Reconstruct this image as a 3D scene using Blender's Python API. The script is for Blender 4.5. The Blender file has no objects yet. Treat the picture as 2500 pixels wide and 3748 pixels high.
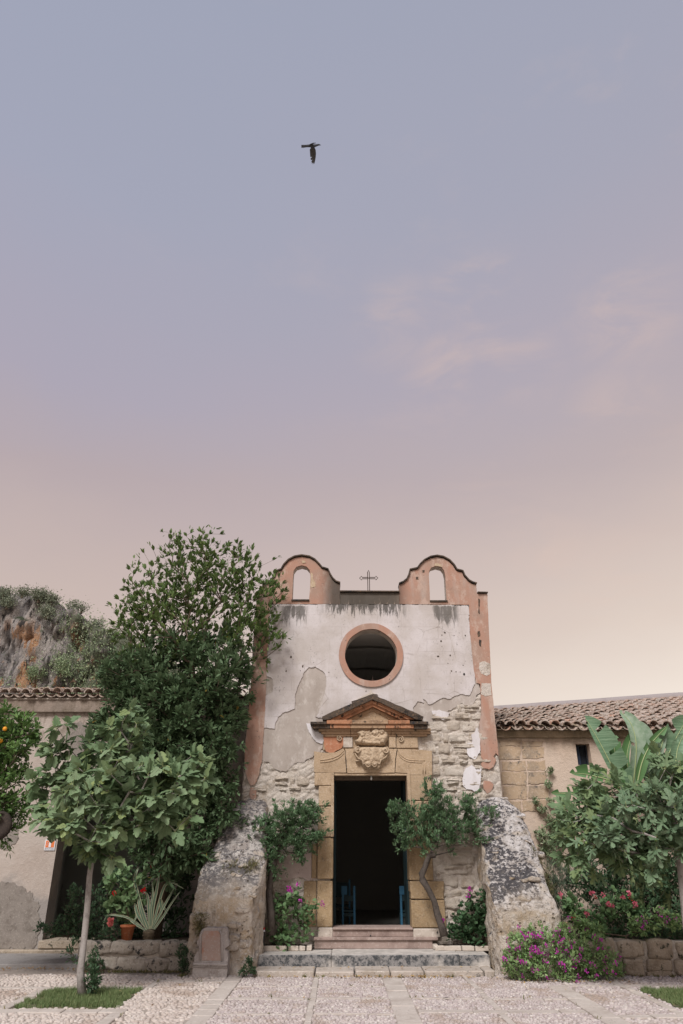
import bpy, bmesh, math, random
import numpy as np
from mathutils import Vector, Matrix, noise
from mathutils.geometry import tessellate_polygon
random.seed(7); rng = np.random.default_rng(7)
S = bpy.context.scene; COL = S.collection
R = math.radians

# ---------------- camera, sky, sun, exposure ----------------
PITCH = R(25.6); FPX = 2607.0; CX, CY = 1250.0, 1874.0; CAMZ = 1.8; CAMY = -15.0
cam = bpy.data.cameras.new('camera'); co = bpy.data.objects.new('camera', cam); COL.objects.link(co)
co.location = (0, CAMY, CAMZ); co.rotation_euler = (R(90) + PITCH, 0, 0)
cam.sensor_fit = 'HORIZONTAL'; cam.sensor_width = 36; cam.lens = 36 * FPX / 2500; cam.clip_end = 3000
S.camera = co
SUN_EL, SUN_AZ = R(48), R(200)          # compass direction the light comes from: behind the camera, a little left
w = bpy.data.worlds.new('World'); S.world = w; w.use_nodes = True
wt = w.node_tree; wt.nodes.clear()
def wn(t, **k):
    n = wt.nodes.new(t)
    for a, b in k.items(): setattr(n, a, b)
    return n
wout = wn('ShaderNodeOutputWorld'); wbg = wn('ShaderNodeBackground'); wbg2 = wn('ShaderNodeBackground'); wadd = wn('ShaderNodeAddShader')
wsky = wn('ShaderNodeTexSky', sky_type='NISHITA', sun_disc=False, sun_elevation=SUN_EL, sun_rotation=SUN_AZ)
wt.links.new(wsky.outputs[0], wbg2.inputs[0]); wbg2.inputs[1].default_value = 0.007
tc = wn('ShaderNodeTexCoord'); sx = wn('ShaderNodeSeparateXYZ'); wt.links.new(tc.outputs['Generated'], sx.inputs[0])
def lin(c): return tuple(((v / 255 / 12.92) if v / 255 <= .04045 else ((v / 255 + .055) / 1.055) ** 2.4) for v in c)
def wramp(stops):
    r = wn('ShaderNodeValToRGB'); e = r.color_ramp.elements
    while len(e) > 1: e.remove(e[0])
    e[0].position = stops[0][0]; e[0].color = (*lin(stops[0][1]), 1)
    for p, c in stops[1:]:
        n = e.new(p); n.color = (*lin(c), 1)
    return r
# overcast evening sky: cream at the horizon, rose grey above it, lavender blue overhead
rL = wramp([(0, (200, 180, 166)), (.22, (201, 181, 168)), (.34, (190, 172, 166)), (.44, (177, 162, 164)), (.56, (167, 160, 173)), (.74, (158, 160, 177)), (1, (150, 157, 176))])
rR = wramp([(0, (236, 224, 210)), (.18, (234, 220, 206)), (.27, (216, 199, 186)), (.37, (202, 184, 175)), (.47, (184, 169, 168)), (.60, (172, 163, 172)), (.76, (161, 160, 174)), (1, (151, 157, 175))])
def wm(op, a, b=None, c=None):
    n = wn('ShaderNodeMath', operation=op)
    for i, v in enumerate((a, b, c)):
        if v is None: continue
        if isinstance(v, (int, float)): n.inputs[i].default_value = v
        else: wt.links.new(v, n.inputs[i])
    return n.outputs[0]
def wmix(f, a, b, bt='MIX'):
    n = wn('ShaderNodeMix', data_type='RGBA', blend_type=bt)
    if isinstance(f, (int, float)): n.inputs[0].default_value = f
    else: wt.links.new(f, n.inputs[0])
    for i, v in ((6, a), (7, b)):
        if isinstance(v, tuple): n.inputs[i].default_value = (*v, 1)
        else: wt.links.new(v, n.inputs[i])
    return n.outputs[2]
mp = wn('ShaderNodeMapping'); wt.links.new(tc.outputs['Generated'], mp.inputs[0]); mp.inputs['Scale'].default_value = (1, 1, 2.2)
nz = wn('ShaderNodeTexNoise'); wt.links.new(mp.outputs[0], nz.inputs['Vector']); nz.inputs['Scale'].default_value = 2.1; nz.inputs['Detail'].default_value = 5; nz.inputs['Roughness'].default_value = .55
nz2 = wn('ShaderNodeTexNoise'); wt.links.new(mp.outputs[0], nz2.inputs['Vector']); nz2.inputs['Scale'].default_value = 5.5; nz2.inputs['Detail'].default_value = 6; nz2.inputs['Roughness'].default_value = .6
elev = wm('ADD', sx.outputs[2], wm('MULTIPLY', wm('SUBTRACT', nz.outputs[0], .5), .16)); elev = wm('MAXIMUM', elev, 0.0)
for r in (rL, rR): wt.links.new(elev, r.inputs[0])
side = wm('ADD', wm('MULTIPLY', sx.outputs[0], 1.25), .42)
side = wm('MINIMUM', wm('MAXIMUM', wm('ADD', side, wm('MULTIPLY', wm('SUBTRACT', nz.outputs[0], .5), .5)), 0), 1)
base = wmix(side, rL.outputs[0], rR.outputs[0])
cl = wn('ShaderNodeMapRange', interpolation_type='SMOOTHSTEP'); wt.links.new(nz2.outputs[0], cl.inputs[0])
cl.inputs[1].default_value = .56; cl.inputs[2].default_value = .78
def puff(xn, yn, rad, amp):          # a wisp of lit cloud seen near this point of the sky
    t = (yn - 1874.0) / 2607.0; d = Vector(((xn - 1250.0) / 2607.0, math.cos(PITCH) + t * math.sin(PITCH), math.sin(PITCH) - t * math.cos(PITCH))).normalized()
    v = wn('ShaderNodeVectorMath', operation='DISTANCE'); wt.links.new(tc.outputs['Generated'], v.inputs[0]); v.inputs[1].default_value = tuple(d)
    f = wn('ShaderNodeMapRange', interpolation_type='SMOOTHSTEP'); wt.links.new(v.outputs['Value'], f.inputs[0]); f.inputs[1].default_value = rad; f.inputs[2].default_value = rad * .15
    return wm('MULTIPLY', f.outputs[0], amp)
n3 = wn('ShaderNodeTexNoise'); mp3 = wn('ShaderNodeMapping'); wt.links.new(tc.outputs['Generated'], mp3.inputs[0]); mp3.inputs['Scale'].default_value = (.8, 1, 2.1); mp3.inputs['Rotation'].default_value = (0, .25, 0); wt.links.new(mp3.outputs[0], n3.inputs['Vector']); n3.inputs['Scale'].default_value = 8; n3.inputs['Detail'].default_value = 7; n3.inputs['Roughness'].default_value = .58; n3.inputs['Distortion'].default_value = .6
c3 = wn('ShaderNodeMapRange', interpolation_type='SMOOTHSTEP'); wt.links.new(n3.outputs[0], c3.inputs[0]); c3.inputs[1].default_value = .42; c3.inputs[2].default_value = .72
pf = puff(1740, 1080, .09, .9)
for a in ((1450, 1180, .09, .7), (1850, 1320, .10, .9), (1640, 1350, .09, .9), (2290, 1140, .10, .9), (2260, 1500, .09, .6), (1750, 1900, .10, .6), (1950, 2050, .12, .6), (2250, 2150, .12, .5)): pf = wm('MAXIMUM', pf, puff(*a))
clm = wm('MAXIMUM', wm('MULTIPLY', wm('MULTIPLY', cl.outputs[0], side), .18), wm('MULTIPLY', wm('MULTIPLY', pf, c3.outputs[0]), .34))
skyc = wmix(clm, base, lin((220, 190, 172)))
wt.links.new(skyc, wbg.inputs[0]); wbg.inputs[1].default_value = 0.9
wt.links.new(wbg.outputs[0], wadd.inputs[0]); wt.links.new(wbg2.outputs[0], wadd.inputs[1]); wt.links.new(wadd.outputs[0], wout.inputs[0])
sl = bpy.data.lights.new('sun', 'SUN'); sl.energy = 3.1; sl.angle = R(20); sl.color = (1, .965, .93)
so = bpy.data.objects.new('sun', sl); COL.objects.link(so)
sd = Vector((math.sin(SUN_AZ) * math.cos(SUN_EL), math.cos(SUN_AZ) * math.cos(SUN_EL), math.sin(SUN_EL)))   # towards the light
so.rotation_euler = sd.to_track_quat('Z', 'Y').to_euler(); so.location = (0, -20, 30)
S.view_settings.view_transform = 'Standard'; S.view_settings.look = 'None'; S.view_settings.exposure = 0.24; S.view_settings.gamma = 1
S.render.film_transparent = False
S.cycles.max_bounces = 6; S.cycles.diffuse_bounces = 3; S.cycles.transparent_max_bounces = 8
S.cycles.use_denoising = True

# ---------------- geometry helpers ----------------
cp, sp = math.cos(PITCH), math.sin(PITCH)
def P(x, y, Y=0.0):                      # photo point -> world point on the vertical plane y = Y
    t = (y - CY) / FPX; s = (Y - CAMY) / (cp + t * sp)
    return Vector(((x - CX) / FPX * s, Y, CAMZ + (sp - t * cp) * s))
def G(x, y, z=0.0):                      # photo point -> world point at height z
    t = (y - CY) / FPX; s = (z - CAMZ) / (sp - t * cp)
    return Vector(((x - CX) / FPX * s, CAMY + (cp + t * sp) * s, z))
def MP(y, Y=0.0):                        # metres per photo pixel across at row y on plane Y
    t = (y - CY) / FPX; return (Y - CAMY) / (cp + t * sp) / FPX
FR = dict(A=(900, 1980, .6378), B=(900, 2700, .38265), C=(1400, 2700, .38265), D=(900, 3100, .38265), E=(1400, 3100, .38265),
          F=(1040, 2500, .35714), H=(0, 2850, .38197), I=(400, 2850, .38265), J=(1750, 2400, .47832), K=(1750, 3050, .47832), N=(0, 0, 1), L=(2000, 2600, .3189))
def px(fr, pts):
    a, b, s = FR[fr]; return [(a + x * s, b + y * s) for x, y in pts]

def link(o, parent=None):
    COL.objects.link(o)
    if parent is not None:
        o.parent = parent
        if parent.get('_base'): o.matrix_parent_inverse = Matrix.Translation(-Vector(parent.location))
    return o
def tag(o, label=None, cat=None, group=None, kind=None):
    for k, v in (('label', label), ('category', cat), ('group', group), ('kind', kind)):
        if v: o[k] = v
    return o
def thing(name, loc, label, cat, group=None):
    o = bpy.data.objects.new(name, None); o.location = loc; o.empty_display_size = .2; o['_base'] = 1
    COL.objects.link(o); return tag(o, label, cat, group)
def mesh(name, V, F, mats, smooth=False, mi=None):
    me = bpy.data.meshes.new(name)
    if isinstance(V, np.ndarray) and isinstance(F, np.ndarray):
        nv, nf, k = len(V), len(F), F.shape[1]
        me.vertices.add(nv); me.vertices.foreach_set('co', V.astype(np.float32).ravel())
        me.loops.add(nf * k); me.loops.foreach_set('vertex_index', F.astype(np.int32).ravel())
        me.polygons.add(nf); me.polygons.foreach_set('loop_start', np.arange(0, nf * k, k, dtype=np.int32))
        me.update(calc_edges=True)
    else:
        me.from_pydata([tuple(v) for v in V], [], F); me.update()
    for m in (mats if isinstance(mats, (list, tuple)) else [mats]): me.materials.append(m)
    if mi is not None: me.polygons.foreach_set('material_index', np.asarray(mi, dtype=np.int32))
    if smooth: me.polygons.foreach_set('use_smooth', np.ones(len(me.polygons), dtype=bool))
    return me
def obj(name, me, parent=None, kind=None, label=None):
    o = bpy.data.objects.new(name, me); link(o, parent)
    if kind: o['kind'] = kind
    if label: o['label'] = label
    return o
def mo(name, V, F, mats, parent=None, smooth=False, mi=None, kind=None, label=None):
    return obj(name, mesh(name, V, F, mats, smooth, mi), parent, kind, label)
class MB:
    def __init__(s): s.V = []; s.F = []; s.M = []
    def add(s, V, F, m=0):
        b = len(s.V); s.V += [tuple(v) for v in V]; s.F += [tuple(i + b for i in f) for f in F]; s.M += [m] * len(F)
    def box(s, x0, x1, y0, y1, z0, z1, m=0):
        s.add([(x0, y0, z0), (x1, y0, z0), (x1, y1, z0), (x0, y1, z0), (x0, y0, z1), (x1, y0, z1), (x1, y1, z1), (x0, y1, z1)],
              [(0, 3, 2, 1), (4, 5, 6, 7), (0, 1, 5, 4), (1, 2, 6, 5), (2, 3, 7, 6), (3, 0, 4, 7)], m)
    def tube(s, pts, rad, n=6, m=0, cap=True):
        pts = [Vector(p) for p in pts]; b0 = None; rings = []
        if not isinstance(rad, (list, tuple)): rad = [rad] * len(pts)
        V = []; F = []; up = Vector((0.13, 0.31, .94)).normalized()
        for i, p in enumerate(pts):
            d = (pts[min(i + 1, len(pts) - 1)] - pts[max(i - 1, 0)])
            d = d.normalized() if d.length > 1e-9 else Vector((0, 0, 1))
            a = d.cross(up)
            if a.length < .05: a = d.cross(Vector((1, 0, 0)))
            a.normalize(); b = d.cross(a)
            for k in range(n):
                t = 2 * math.pi * k / n; V.append(p + (a * math.cos(t) + b * math.sin(t)) * rad[i])
        for i in range(len(pts) - 1):
            for k in range(n):
                F.append((i * n + k, i * n + (k + 1) % n, (i + 1) * n + (k + 1) % n, (i + 1) * n + k))
        if cap: F.append(tuple(range(n))[::-1]); F.append(tuple((len(pts) - 1) * n + k for k in range(n)))
        s.add(V, F, m)
    def lathe(s, prof, c=(0, 0, 0), n=16, m=0, axis='Z'):
        V = []; F = []
        for r, h in prof:
            for k in range(n):
                t = 2 * math.pi * k / n
                v = (r * math.cos(t), r * math.sin(t), h) if axis == 'Z' else (r * math.cos(t), h, r * math.sin(t))
                V.append((v[0] + c[0], v[1] + c[1], v[2] + c[2]))
        for i in range(len(prof) - 1):
            for k in range(n):
                F.append((i * n + k, i * n + (k + 1) % n, (i + 1) * n + (k + 1) % n, (i + 1) * n + k))
        s.add(V, F, m)
    def build(s, name, mats, parent=None, smooth=False, kind=None, label=None):
        return mo(name, s.V, s.F, mats, parent, smooth, s.M, kind, label)
def bx(name, x0, x1, y0, y1, z0, z1, m, parent=None, bev=0, jit=0, kind=None, label=None, seg=1, sub=0):
    bm = bmesh.new(); bmesh.ops.create_cube(bm, size=1)
    for v in bm.verts:
        v.co = Vector(((x0 + x1) / 2 + v.co.x * (x1 - x0), (y0 + y1) / 2 + v.co.y * (y1 - y0), (z0 + z1) / 2 + v.co.z * (z1 - z0)))
        if jit: v.co += Vector((random.uniform(-jit, jit), random.uniform(-jit, jit) * .5, random.uniform(-jit, jit)))
    if sub: bmesh.ops.subdivide_edges(bm, edges=bm.edges[:], cuts=sub, use_grid_fill=True)
    if bev: bmesh.ops.bevel(bm, geom=[e for e in bm.edges if e.calc_face_angle(0) > .6], offset=bev, segments=seg, affect='EDGES', profile=.6)
    if sub and jit:
        for v in bm.verts: v.co += noise.noise_vector(v.co * 9) * jit
    me = bpy.data.meshes.new(name); bm.to_mesh(me); bm.free(); me.materials.append(m)
    if bev or sub: me.polygons.foreach_set('use_smooth', np.ones(len(me.polygons), dtype=bool))
    if bev and not sub:
        me.polygons.foreach_set('use_smooth', np.zeros(len(me.polygons), dtype=bool))
    return obj(name, me, parent, kind, label)
def inside(p, poly):
    x, y = p; c = False; n = len(poly); j = n - 1
    for i in range(n):
        xi, yi = poly[i]; xj, yj = poly[j]
        if (yi > y) != (yj > y) and x < (xj - xi) * (y - yi) / (yj - yi) + xi: c = not c
        j = i
    return c
def ragged(pts, amp, step=.05, seed=0.0, keep=()):
    out = []; n = len(pts)
    for i in range(n):
        a = Vector(pts[i]); b = Vector(pts[(i + 1) % n]); L = (b - a).length; k = max(1, int(L / step))
        if i in keep: k = 1
        nrm = Vector((-(b - a).y, (b - a).x)) / max(L, 1e-6)
        out.append(a)
        for q in range(1, k):
            p = a.lerp(b, q / k); v = Vector((p.x * 7 + seed, p.y * 7, seed)); v2 = v * 3.1
            out.append(p + nrm * amp * (noise.noise(v) + .6 * noise.noise(v2)) * 1.4)
    return out
def slabw(name, pts, Yf, Yb, mats, parent=None, holes=(), label=None, kind=None, lip=0.0):
    """polygon in world (x, z) extruded from Yf (front) back to Yb"""
    loops = [[Vector((p[0], p[1], 0)) for p in pts]] + [[Vector((p[0], p[1], 0)) for p in h] for h in holes]
    tris = tessellate_polygon(loops); flat = [v for l in loops for v in l]; n = len(flat)
    V = [(v.x, Yf, v.y) for v in flat] + [(v.x, Yb, v.y) for v in flat]
    F = []
    for t in tris:
        a, b, c = (flat[i] for i in t); cr = (b - a).cross(c - a).z
        if abs(cr) < 1e-10: continue
        t = t if cr > 0 else t[::-1]        # front faces the camera (-Y): ccw seen from -Y in (x,z)
        F.append(tuple(t)); F.append(tuple(i + n for i in reversed(t)))
    k0 = 0
    for l in loops:
        m = len(l)
        ar = sum(l[i].x * l[(i + 1) % m].y - l[(i + 1) % m].x * l[i].y for i in range(m))
        for i in range(m):
            a = k0 + i; b = k0 + (i + 1) % m
            F.append((a, b, b + n, a + n) if False else (b, a, a + n, b + n))
        k0 += m
    me = mesh(name, V, F, mats)
    bm = bmesh.new(); bm.from_mesh(me); bmesh.ops.recalc_face_normals(bm, faces=bm.faces[:]); bm.to_mesh(me); bm.free()
    return obj(name, me, parent, kind, label)
def w2(fr, pts, Y=0.0): return [(lambda q: (q.x, q.z))(P(x, y, Y)) for x, y in px(fr, pts)]
def slab(name, fr, pts, Yf, Yb, mats, parent=None, holes=(), amp=0.0, seed=1.0, label=None, step=.05):
    q = w2(fr, pts, Yf)
    if amp: q = ragged(q, amp, step, seed)
    return slabw(name, q, Yf, Yb, mats, parent, holes, label)
def block(name, fr, x0, y0, x1, y1, Yf, Yb, m, parent, bev=.008, jit=.004, label=None):
    (ax, ay), (cx_, cy_) = px(fr, [(x0, y0), (x1, y1)])
    a = P(ax, (ay + cy_) / 2, Yf); c = P(cx_, (ay + cy_) / 2, Yf); t = P(ax, ay, Yf); b = P(ax, cy_, Yf)
    return bx(name, a.x, c.x, Yf, Yb, b.z, t.z, m, parent, bev, jit, label=label)
def relief(name, outline, Y0, T, bev, m, parent, bumps=(), res=.012, rough=.006, label=None):
    """carved relief: height falls off to the outline; outline in world (x, z)"""
    xs = [p[0] for p in outline]; zs = [p[1] for p in outline]
    nx = int((max(xs) - min(xs) + .04) / res) + 1; nz_ = int((max(zs) - min(zs) + .04) / res) + 1
    X = min(xs) - .02 + np.arange(nx) * res; Z = min(zs) - .02 + np.arange(nz_) * res
    gx, gz = np.meshgrid(X, Z); d = np.full(gx.shape, 9.0); ins = np.zeros(gx.shape, bool); n = len(outline); j = n - 1
    for i in range(n):
        xi, yi = outline[i]; xj, yj = outline[j]
        ex, ey = xi - xj, yi - yj; L2 = ex * ex + ey * ey + 1e-12
        t = np.clip(((gx - xj) * ex + (gz - yj) * ey) / L2, 0, 1)
        d = np.minimum(d, np.hypot(gx - xj - t * ex, gz - yj - t * ey))
        cond = ((yi > gz) != (yj > gz)); xx = (xj - xi) * (gz - yi) / ((yj - yi) if abs(yj - yi) > 1e-9 else 1e-9) + xi
        ins ^= cond & (gx < xx); j = i
    sdist = np.where(ins, d, -d); h = T * np.clip(sdist / bev, -.3, 1); h = np.where(h > 0, T * np.sqrt(np.clip(1 - (1 - np.clip(h / T, 0, 1)) ** 2, 0, 1)), h)
    for (bxx, bz, r, hh) in bumps:
        q = np.hypot(gx - bxx, gz - bz) / r
        h = np.where(q < 1.35, h + hh * np.where(q < 1, np.sqrt(np.clip(1 - q * q, 0, 1)), -.35 * np.sin((q - 1) / .35 * math.pi)) * (1 if True else 0), h)
    V = []
    for b in range(nz_):
        for a in range(nx):
            v = Vector((X[a], 3.3, Z[b])); hh = h[b, a] + (rough * (noise.noise(v * 22) + .6 * noise.noise(v * 55)) if h[b, a] > 0 else 0)
            V.append((X[a], Y0 - hh, Z[b]))
    F = []
    for b in range(nz_ - 1):
        for a in range(nx - 1):
            if h[b:b + 2, a:a + 2].max() > 0: F.append((b * nx + a, b * nx + a + 1, (b + 1) * nx + a + 1, (b + 1) * nx + a))
    return mo(name, V, F, m, parent, True, label=label)

# ---------------- materials ----------------
class NT:
    def __init__(s, name, rough=.9):
        s.m = bpy.data.materials.new(name); s.m.use_nodes = True; s.t = s.m.node_tree
        s.b = s.t.nodes['Principled BSDF']; s.b.inputs['Roughness'].default_value = rough; s.b.inputs['Specular IOR Level'].default_value = .25
        s.g = s.t.nodes.new('ShaderNodeNewGeometry'); s.pos = s.g.outputs['Position']; s.out = s.t.nodes['Material Output']
    def n(s, t, **k):
        n = s.t.nodes.new(t)
        for a, b in k.items(): setattr(n, a, b)
        return n
    def put(s, v, i):
        if isinstance(v, (int, float)): i.default_value = v
        elif isinstance(v, tuple): i.default_value = (*v, 1) if len(i.default_value) == 4 and len(v) == 3 else v
        else: s.t.links.new(v, i)
    def map(s, sc, v=None, loc=(0, 0, 0), rot=(0, 0, 0)):
        n = s.n('ShaderNodeMapping'); s.t.links.new(v or s.pos, n.inputs[0]); n.inputs['Scale'].default_value = sc; n.inputs['Location'].default_value = loc; n.inputs['Rotation'].default_value = rot
        return n.outputs[0]
    def noise(s, sc, det=6, ro=.6, v=None, dist=0.0):
        n = s.n('ShaderNodeTexNoise'); s.t.links.new(v or s.pos, n.inputs['Vector'])
        n.inputs['Scale'].default_value = sc; n.inputs['Detail'].default_value = det; n.inputs['Roughness'].default_value = ro; n.inputs['Distortion'].default_value = dist
        return n.outputs[0]
    def voro(s, sc, feat='F1', v=None, out=0):
        n = s.n('ShaderNodeTexVoronoi', feature=feat); s.t.links.new(v or s.pos, n.inputs['Vector']); n.inputs['Scale'].default_value = sc
        return n.outputs[out]
    def ss(s, v, a, b, o0=0.0, o1=1.0):
        n = s.n('ShaderNodeMapRange', interpolation_type='SMOOTHSTEP'); s.put(v, n.inputs[0])
        for i, q in zip((1, 2, 3, 4), (a, b, o0, o1)): n.inputs[i].default_value = q
        return n.outputs[0]
    def ma(s, op, a, b=None):
        n = s.n('ShaderNodeMath', operation=op); s.put(a, n.inputs[0])
        if b is not None: s.put(b, n.inputs[1])
        return n.outputs[0]
    def mix(s, f, a, b, bt='MIX'):
        n = s.n('ShaderNodeMix', data_type='RGBA', blend_type=bt); s.put(f, n.inputs[0]); s.put(a, n.inputs[6]); s.put(b, n.inputs[7]); return n.outputs[2]
    def xyz(s, v=None):
        n = s.n('ShaderNodeSeparateXYZ'); s.t.links.new(v or s.pos, n.inputs[0]); return n.outputs
    def col(s, c): s.put(c, s.b.inputs['Base Color'])
    def bump(s, h, st=.5, d=.02):
        n = s.n('ShaderNodeBump'); n.inputs['Strength'].default_value = st; n.inputs['Distance'].default_value = d; s.put(h, n.inputs['Height'])
        s.t.links.new(n.outputs[0], s.b.inputs['Normal'])
def c8(r, g, b): return lin((r, g, b))
def stone_mat(name, base, dark, light, sc=3, lich=0.0, lichc=(.03, .03, .032), bd=.02, pit=True, objrand=.0, bst=.6):
    m = NT(name); n1 = m.noise(sc, 8, .65); n2 = m.noise(sc * 7, 6, .7)
    c = m.mix(m.ss(n1, .3, .55), dark, base); c = m.mix(m.ss(n2, .5, .72), c, light)
    if objrand:
        oi = m.n('ShaderNodeObjectInfo'); c = m.mix(m.ma('MULTIPLY', oi.outputs['Random'], objrand), c, dark)
    h = m.ma('ADD', m.ma('MULTIPLY', n2, .5), m.ma('MULTIPLY', m.noise(sc * 22, 4, .6), .4))
    if pit:
        v = m.ss(m.voro(sc * 9), .10, .26); pz = m.ss(m.noise(sc * 2.2), .45, .6)
        p_ = m.ma('MULTIPLY', m.ma('SUBTRACT', 1.0, v), pz); c = m.mix(m.ma('MULTIPLY', p_, .55), c, tuple(x * .35 for x in dark)); h = m.ma('SUBTRACT', h, m.ma('MULTIPLY', p_, .6))
    if lich:
        l = m.ss(m.noise(sc * 1.6, 8, .7, v=m.map((1, 1, 1), loc=(4, 2, 9))), .62 - .22 * lich, .70 - .2 * lich); c = m.mix(l, c, lichc)
    m.col(c); m.bump(h, bst, bd); return m.m
MT = {}
MT['core'] = stone_mat('rubble_mortar', (.62, .555, .49), (.38, .31, .24), (.78, .73, .68), 4.4, 0, bd=.05, bst=1)
MT['rubble'] = stone_mat('rubble_stone', (.66, .595, .52), (.45, .37, .29), (.80, .75, .69), 5.5, .04, (.16, .12, .09), bd=.05, objrand=.55, bst=1)
MT['ashlar'] = stone_mat('golden_ashlar', (.47, .35, .235), (.33, .235, .15), (.62, .51, .40), 4.2, .0, bd=.025, objrand=.3, bst=.9)
MT['ashlar_low'] = stone_mat('ochre_ashlar', (.41, .295, .175), (.27, .19, .11), (.54, .43, .31), 4.0, .1, (.2, .16, .11), bd=.035, objrand=.3, bst=1)
MT['carved'] = stone_mat('carved_stone', (.47, .36, .25), (.30, .215, .14), (.62, .52, .41), 6, .0, bd=.014, bst=.9)
MT['lichened'] = stone_mat('black_lichened_stone', (.085, .065, .05), (.025, .022, .02), (.24, .15, .09), 5, .35, bd=.02, bst=.9)
MT['mould'] = stone_mat('half_lichened_moulding', (.36, .24, .15), (.18, .12, .075), (.48, .36, .26), 4, .25, (.045, .038, .03), bd=.015)
MT['redstone'] = stone_mat('painted_moulding', (.40, .19, .105), (.22, .11, .06), (.46, .32, .22), 6, .3, (.05, .035, .025), bd=.012)
MT['redpatch'] = stone_mat('red_plaster', (.42, .19, .11), (.32, .13, .07), (.48, .30, .21), 3, 0, bd=.01, pit=False)
MT['pale'] = stone_mat('pale_stone', (.50, .44, .38), (.34, .28, .23), (.64, .58, .52), 3, .05, bd=.015)
MT['marble'] = stone_mat('rose_threshold_stone', (.33, .25, .22), (.22, .16, .14), (.44, .37, .33), 3, .0, bd=.006, pit=False)
MT['slab'] = stone_mat('paving_slab', (.50, .445, .40), (.38, .325, .285), (.60, .55, .505), 2.2, 0, bd=.01, objrand=.35)
MT['field'] = stone_mat('field_stone', (.47, .42, .36), (.26, .22, .18), (.66, .62, .57), 5, .28, (.045, .045, .045), bd=.03, objrand=.4, bst=.9)
MT['block_r'] = stone_mat('bed_wall_stone', (.44, .365, .285), (.24, .19, .14), (.58, .52, .44), 5, .3, (.04, .045, .03), bd=.03, objrand=.4, bst=.9)
MT['soil'] = stone_mat('soil', (.055, .04, .03), (.03, .022, .016), (.09, .07, .05), 8, 0, bd=.03)

# facade coats: weathering has its own shape (streaks under the parapet, speckled mould)
def coat(name, base, alt, seed, grid=False, mould=.5, pink=None):
    m = NT(name, .92); x, y, z = m.xyz(); n1 = m.noise(1.3, 7, .6); n2 = m.noise(9, 6, .7)
    c = m.mix(m.ss(n1, .35, .68), base, alt)
    c = m.mix(m.ma('MULTIPLY', m.ss(n2, .5, .75), .35), c, tuple(v * .75 for v in alt))
    h = m.ma('ADD', m.ma('MULTIPLY', n2, .5), m.ma('MULTIPLY', m.noise(60, 3), .25)); c = m.mix(m.ma('MULTIPLY', m.ss(m.noise(34, 4, .7, v=m.map((1, 1, 1), loc=(seed, 8, 8))), .56, .66), .22), c, tuple(v * .55 for v in alt))
    dirt = m.ss(m.noise(1.0, 7, .65, v=m.map((2.4, 1, .6), loc=(seed, 0, 3))), .46, .72)
    c = m.mix(m.ma('MULTIPLY', dirt, .62), c, (.42, .37, .335))
    if grid:
        br = m.n('ShaderNodeTexBrick'); v = m.map((1, 1, 1), rot=(R(90), 0, 0)); m.t.links.new(v, br.inputs['Vector'])
        br.inputs['Scale'].default_value = 1.0; br.inputs['Brick Width'].default_value = .52; br.inputs['Row Height'].default_value = .27; br.inputs['Mortar Size'].default_value = .004
        br.inputs['Color1'].default_value = br.inputs['Color2'].default_value = (1, 1, 1, 1); br.inputs['Mortar'].default_value = (0, 0, 0, 1)
        g = m.ma('MULTIPLY', m.ma('SUBTRACT', 1.0, br.outputs[0]), m.ss(m.noise(2.2, 4), .42, .6)); c = m.mix(m.ma('MULTIPLY', g, .4), c, (.3, .25, .22))
        h = m.ma('SUBTRACT', h, m.ma('MULTIPLY', g, .4))
        cr = m.voro(1.25, 'DISTANCE_TO_EDGE', v=m.map((1, 1, 1), loc=(seed, 3, 1)))
        crm = m.ma('MULTIPLY', m.ss(cr, .0, .009, 1, 0), m.ss(m.noise(1.1, 3), .5, .6)); c = m.mix(m.ma('MULTIPLY', crm, .55), c, (.16, .12, .09))
    # black mould speckle in clouds
    sp_ = m.ma('MULTIPLY', m.ss(m.noise(19, 6, .78, v=m.map((1.25, 1, .8))), .585, .635), m.ss(m.noise(1.5, 5, .65, v=m.map((1.5, 1, .7), loc=(seed * 2, 0, 1))), .50, .62))
    c = m.mix(m.ma('MULTIPLY', sp_, mould * 1.5), c, (.05, .045, .035))
    if pink: c = m.mix(m.ss(m.noise(5, 7, .72, v=m.map((1, 1, .6), loc=(9, 0, seed))), .50, .64), c, pink)
    # runs of mould below the parapet
    top = m.ss(z, 6.05, 6.95); st = m.noise(1.0, 8, .8, v=m.map((9, 1, 1.5), loc=(seed, 0, 0)), dist=.4)
    xw = m.ma('MULTIPLY', m.ss(x, -.55, -.15), m.ss(x, 1.55, 1.15)); run = m.ss(m.ma('ADD', m.ma('MULTIPLY', top, .36), st), .68, .76)
    c = m.mix(m.ma('MULTIPLY', m.ma('MULTIPLY', run, xw), .85), c, (.055, .05, .042))
    xw2 = m.ma('MAXIMUM', m.ma('MULTIPLY', m.ss(x, 1.95, 2.05), m.ss(x, 2.6, 2.45)), m.ma('MULTIPLY', m.ss(x, -1.35, -1.25), m.ss(x, -.7, -.8)))
    run2 = m.ss(m.ma('ADD', m.ma('MULTIPLY', m.ma('MULTIPLY', m.ss(z, 6.0, 6.62), m.ss(z, 6.72, 6.66)), .28), st), .64, .76)
    c = m.mix(m.ma('MULTIPLY', m.ma('MULTIPLY', run2, xw2), .75), c, (.06, .055, .045))
    m.col(c); m.bump(h, .5, .012); return m.m
MT['white'] = coat('white_plaster', (.575, .535, .535), (.46, .415, .39), 1.7, True, .75)
MT['white_r'] = coat('white_plaster_patch', (.68, .66, .68), (.62, .59, .6), 4.7, False, .1)
MT['orange'] = coat('terracotta_plaster', (.40, .225, .165), (.34, .235, .185), 3.1, False, .8, (.45, .33, .27))
MT['grey'] = coat('grey_render', (.42, .37, .335), (.33, .285, .25), 5.9, False, .12, (.48, .435, .40))
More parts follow.
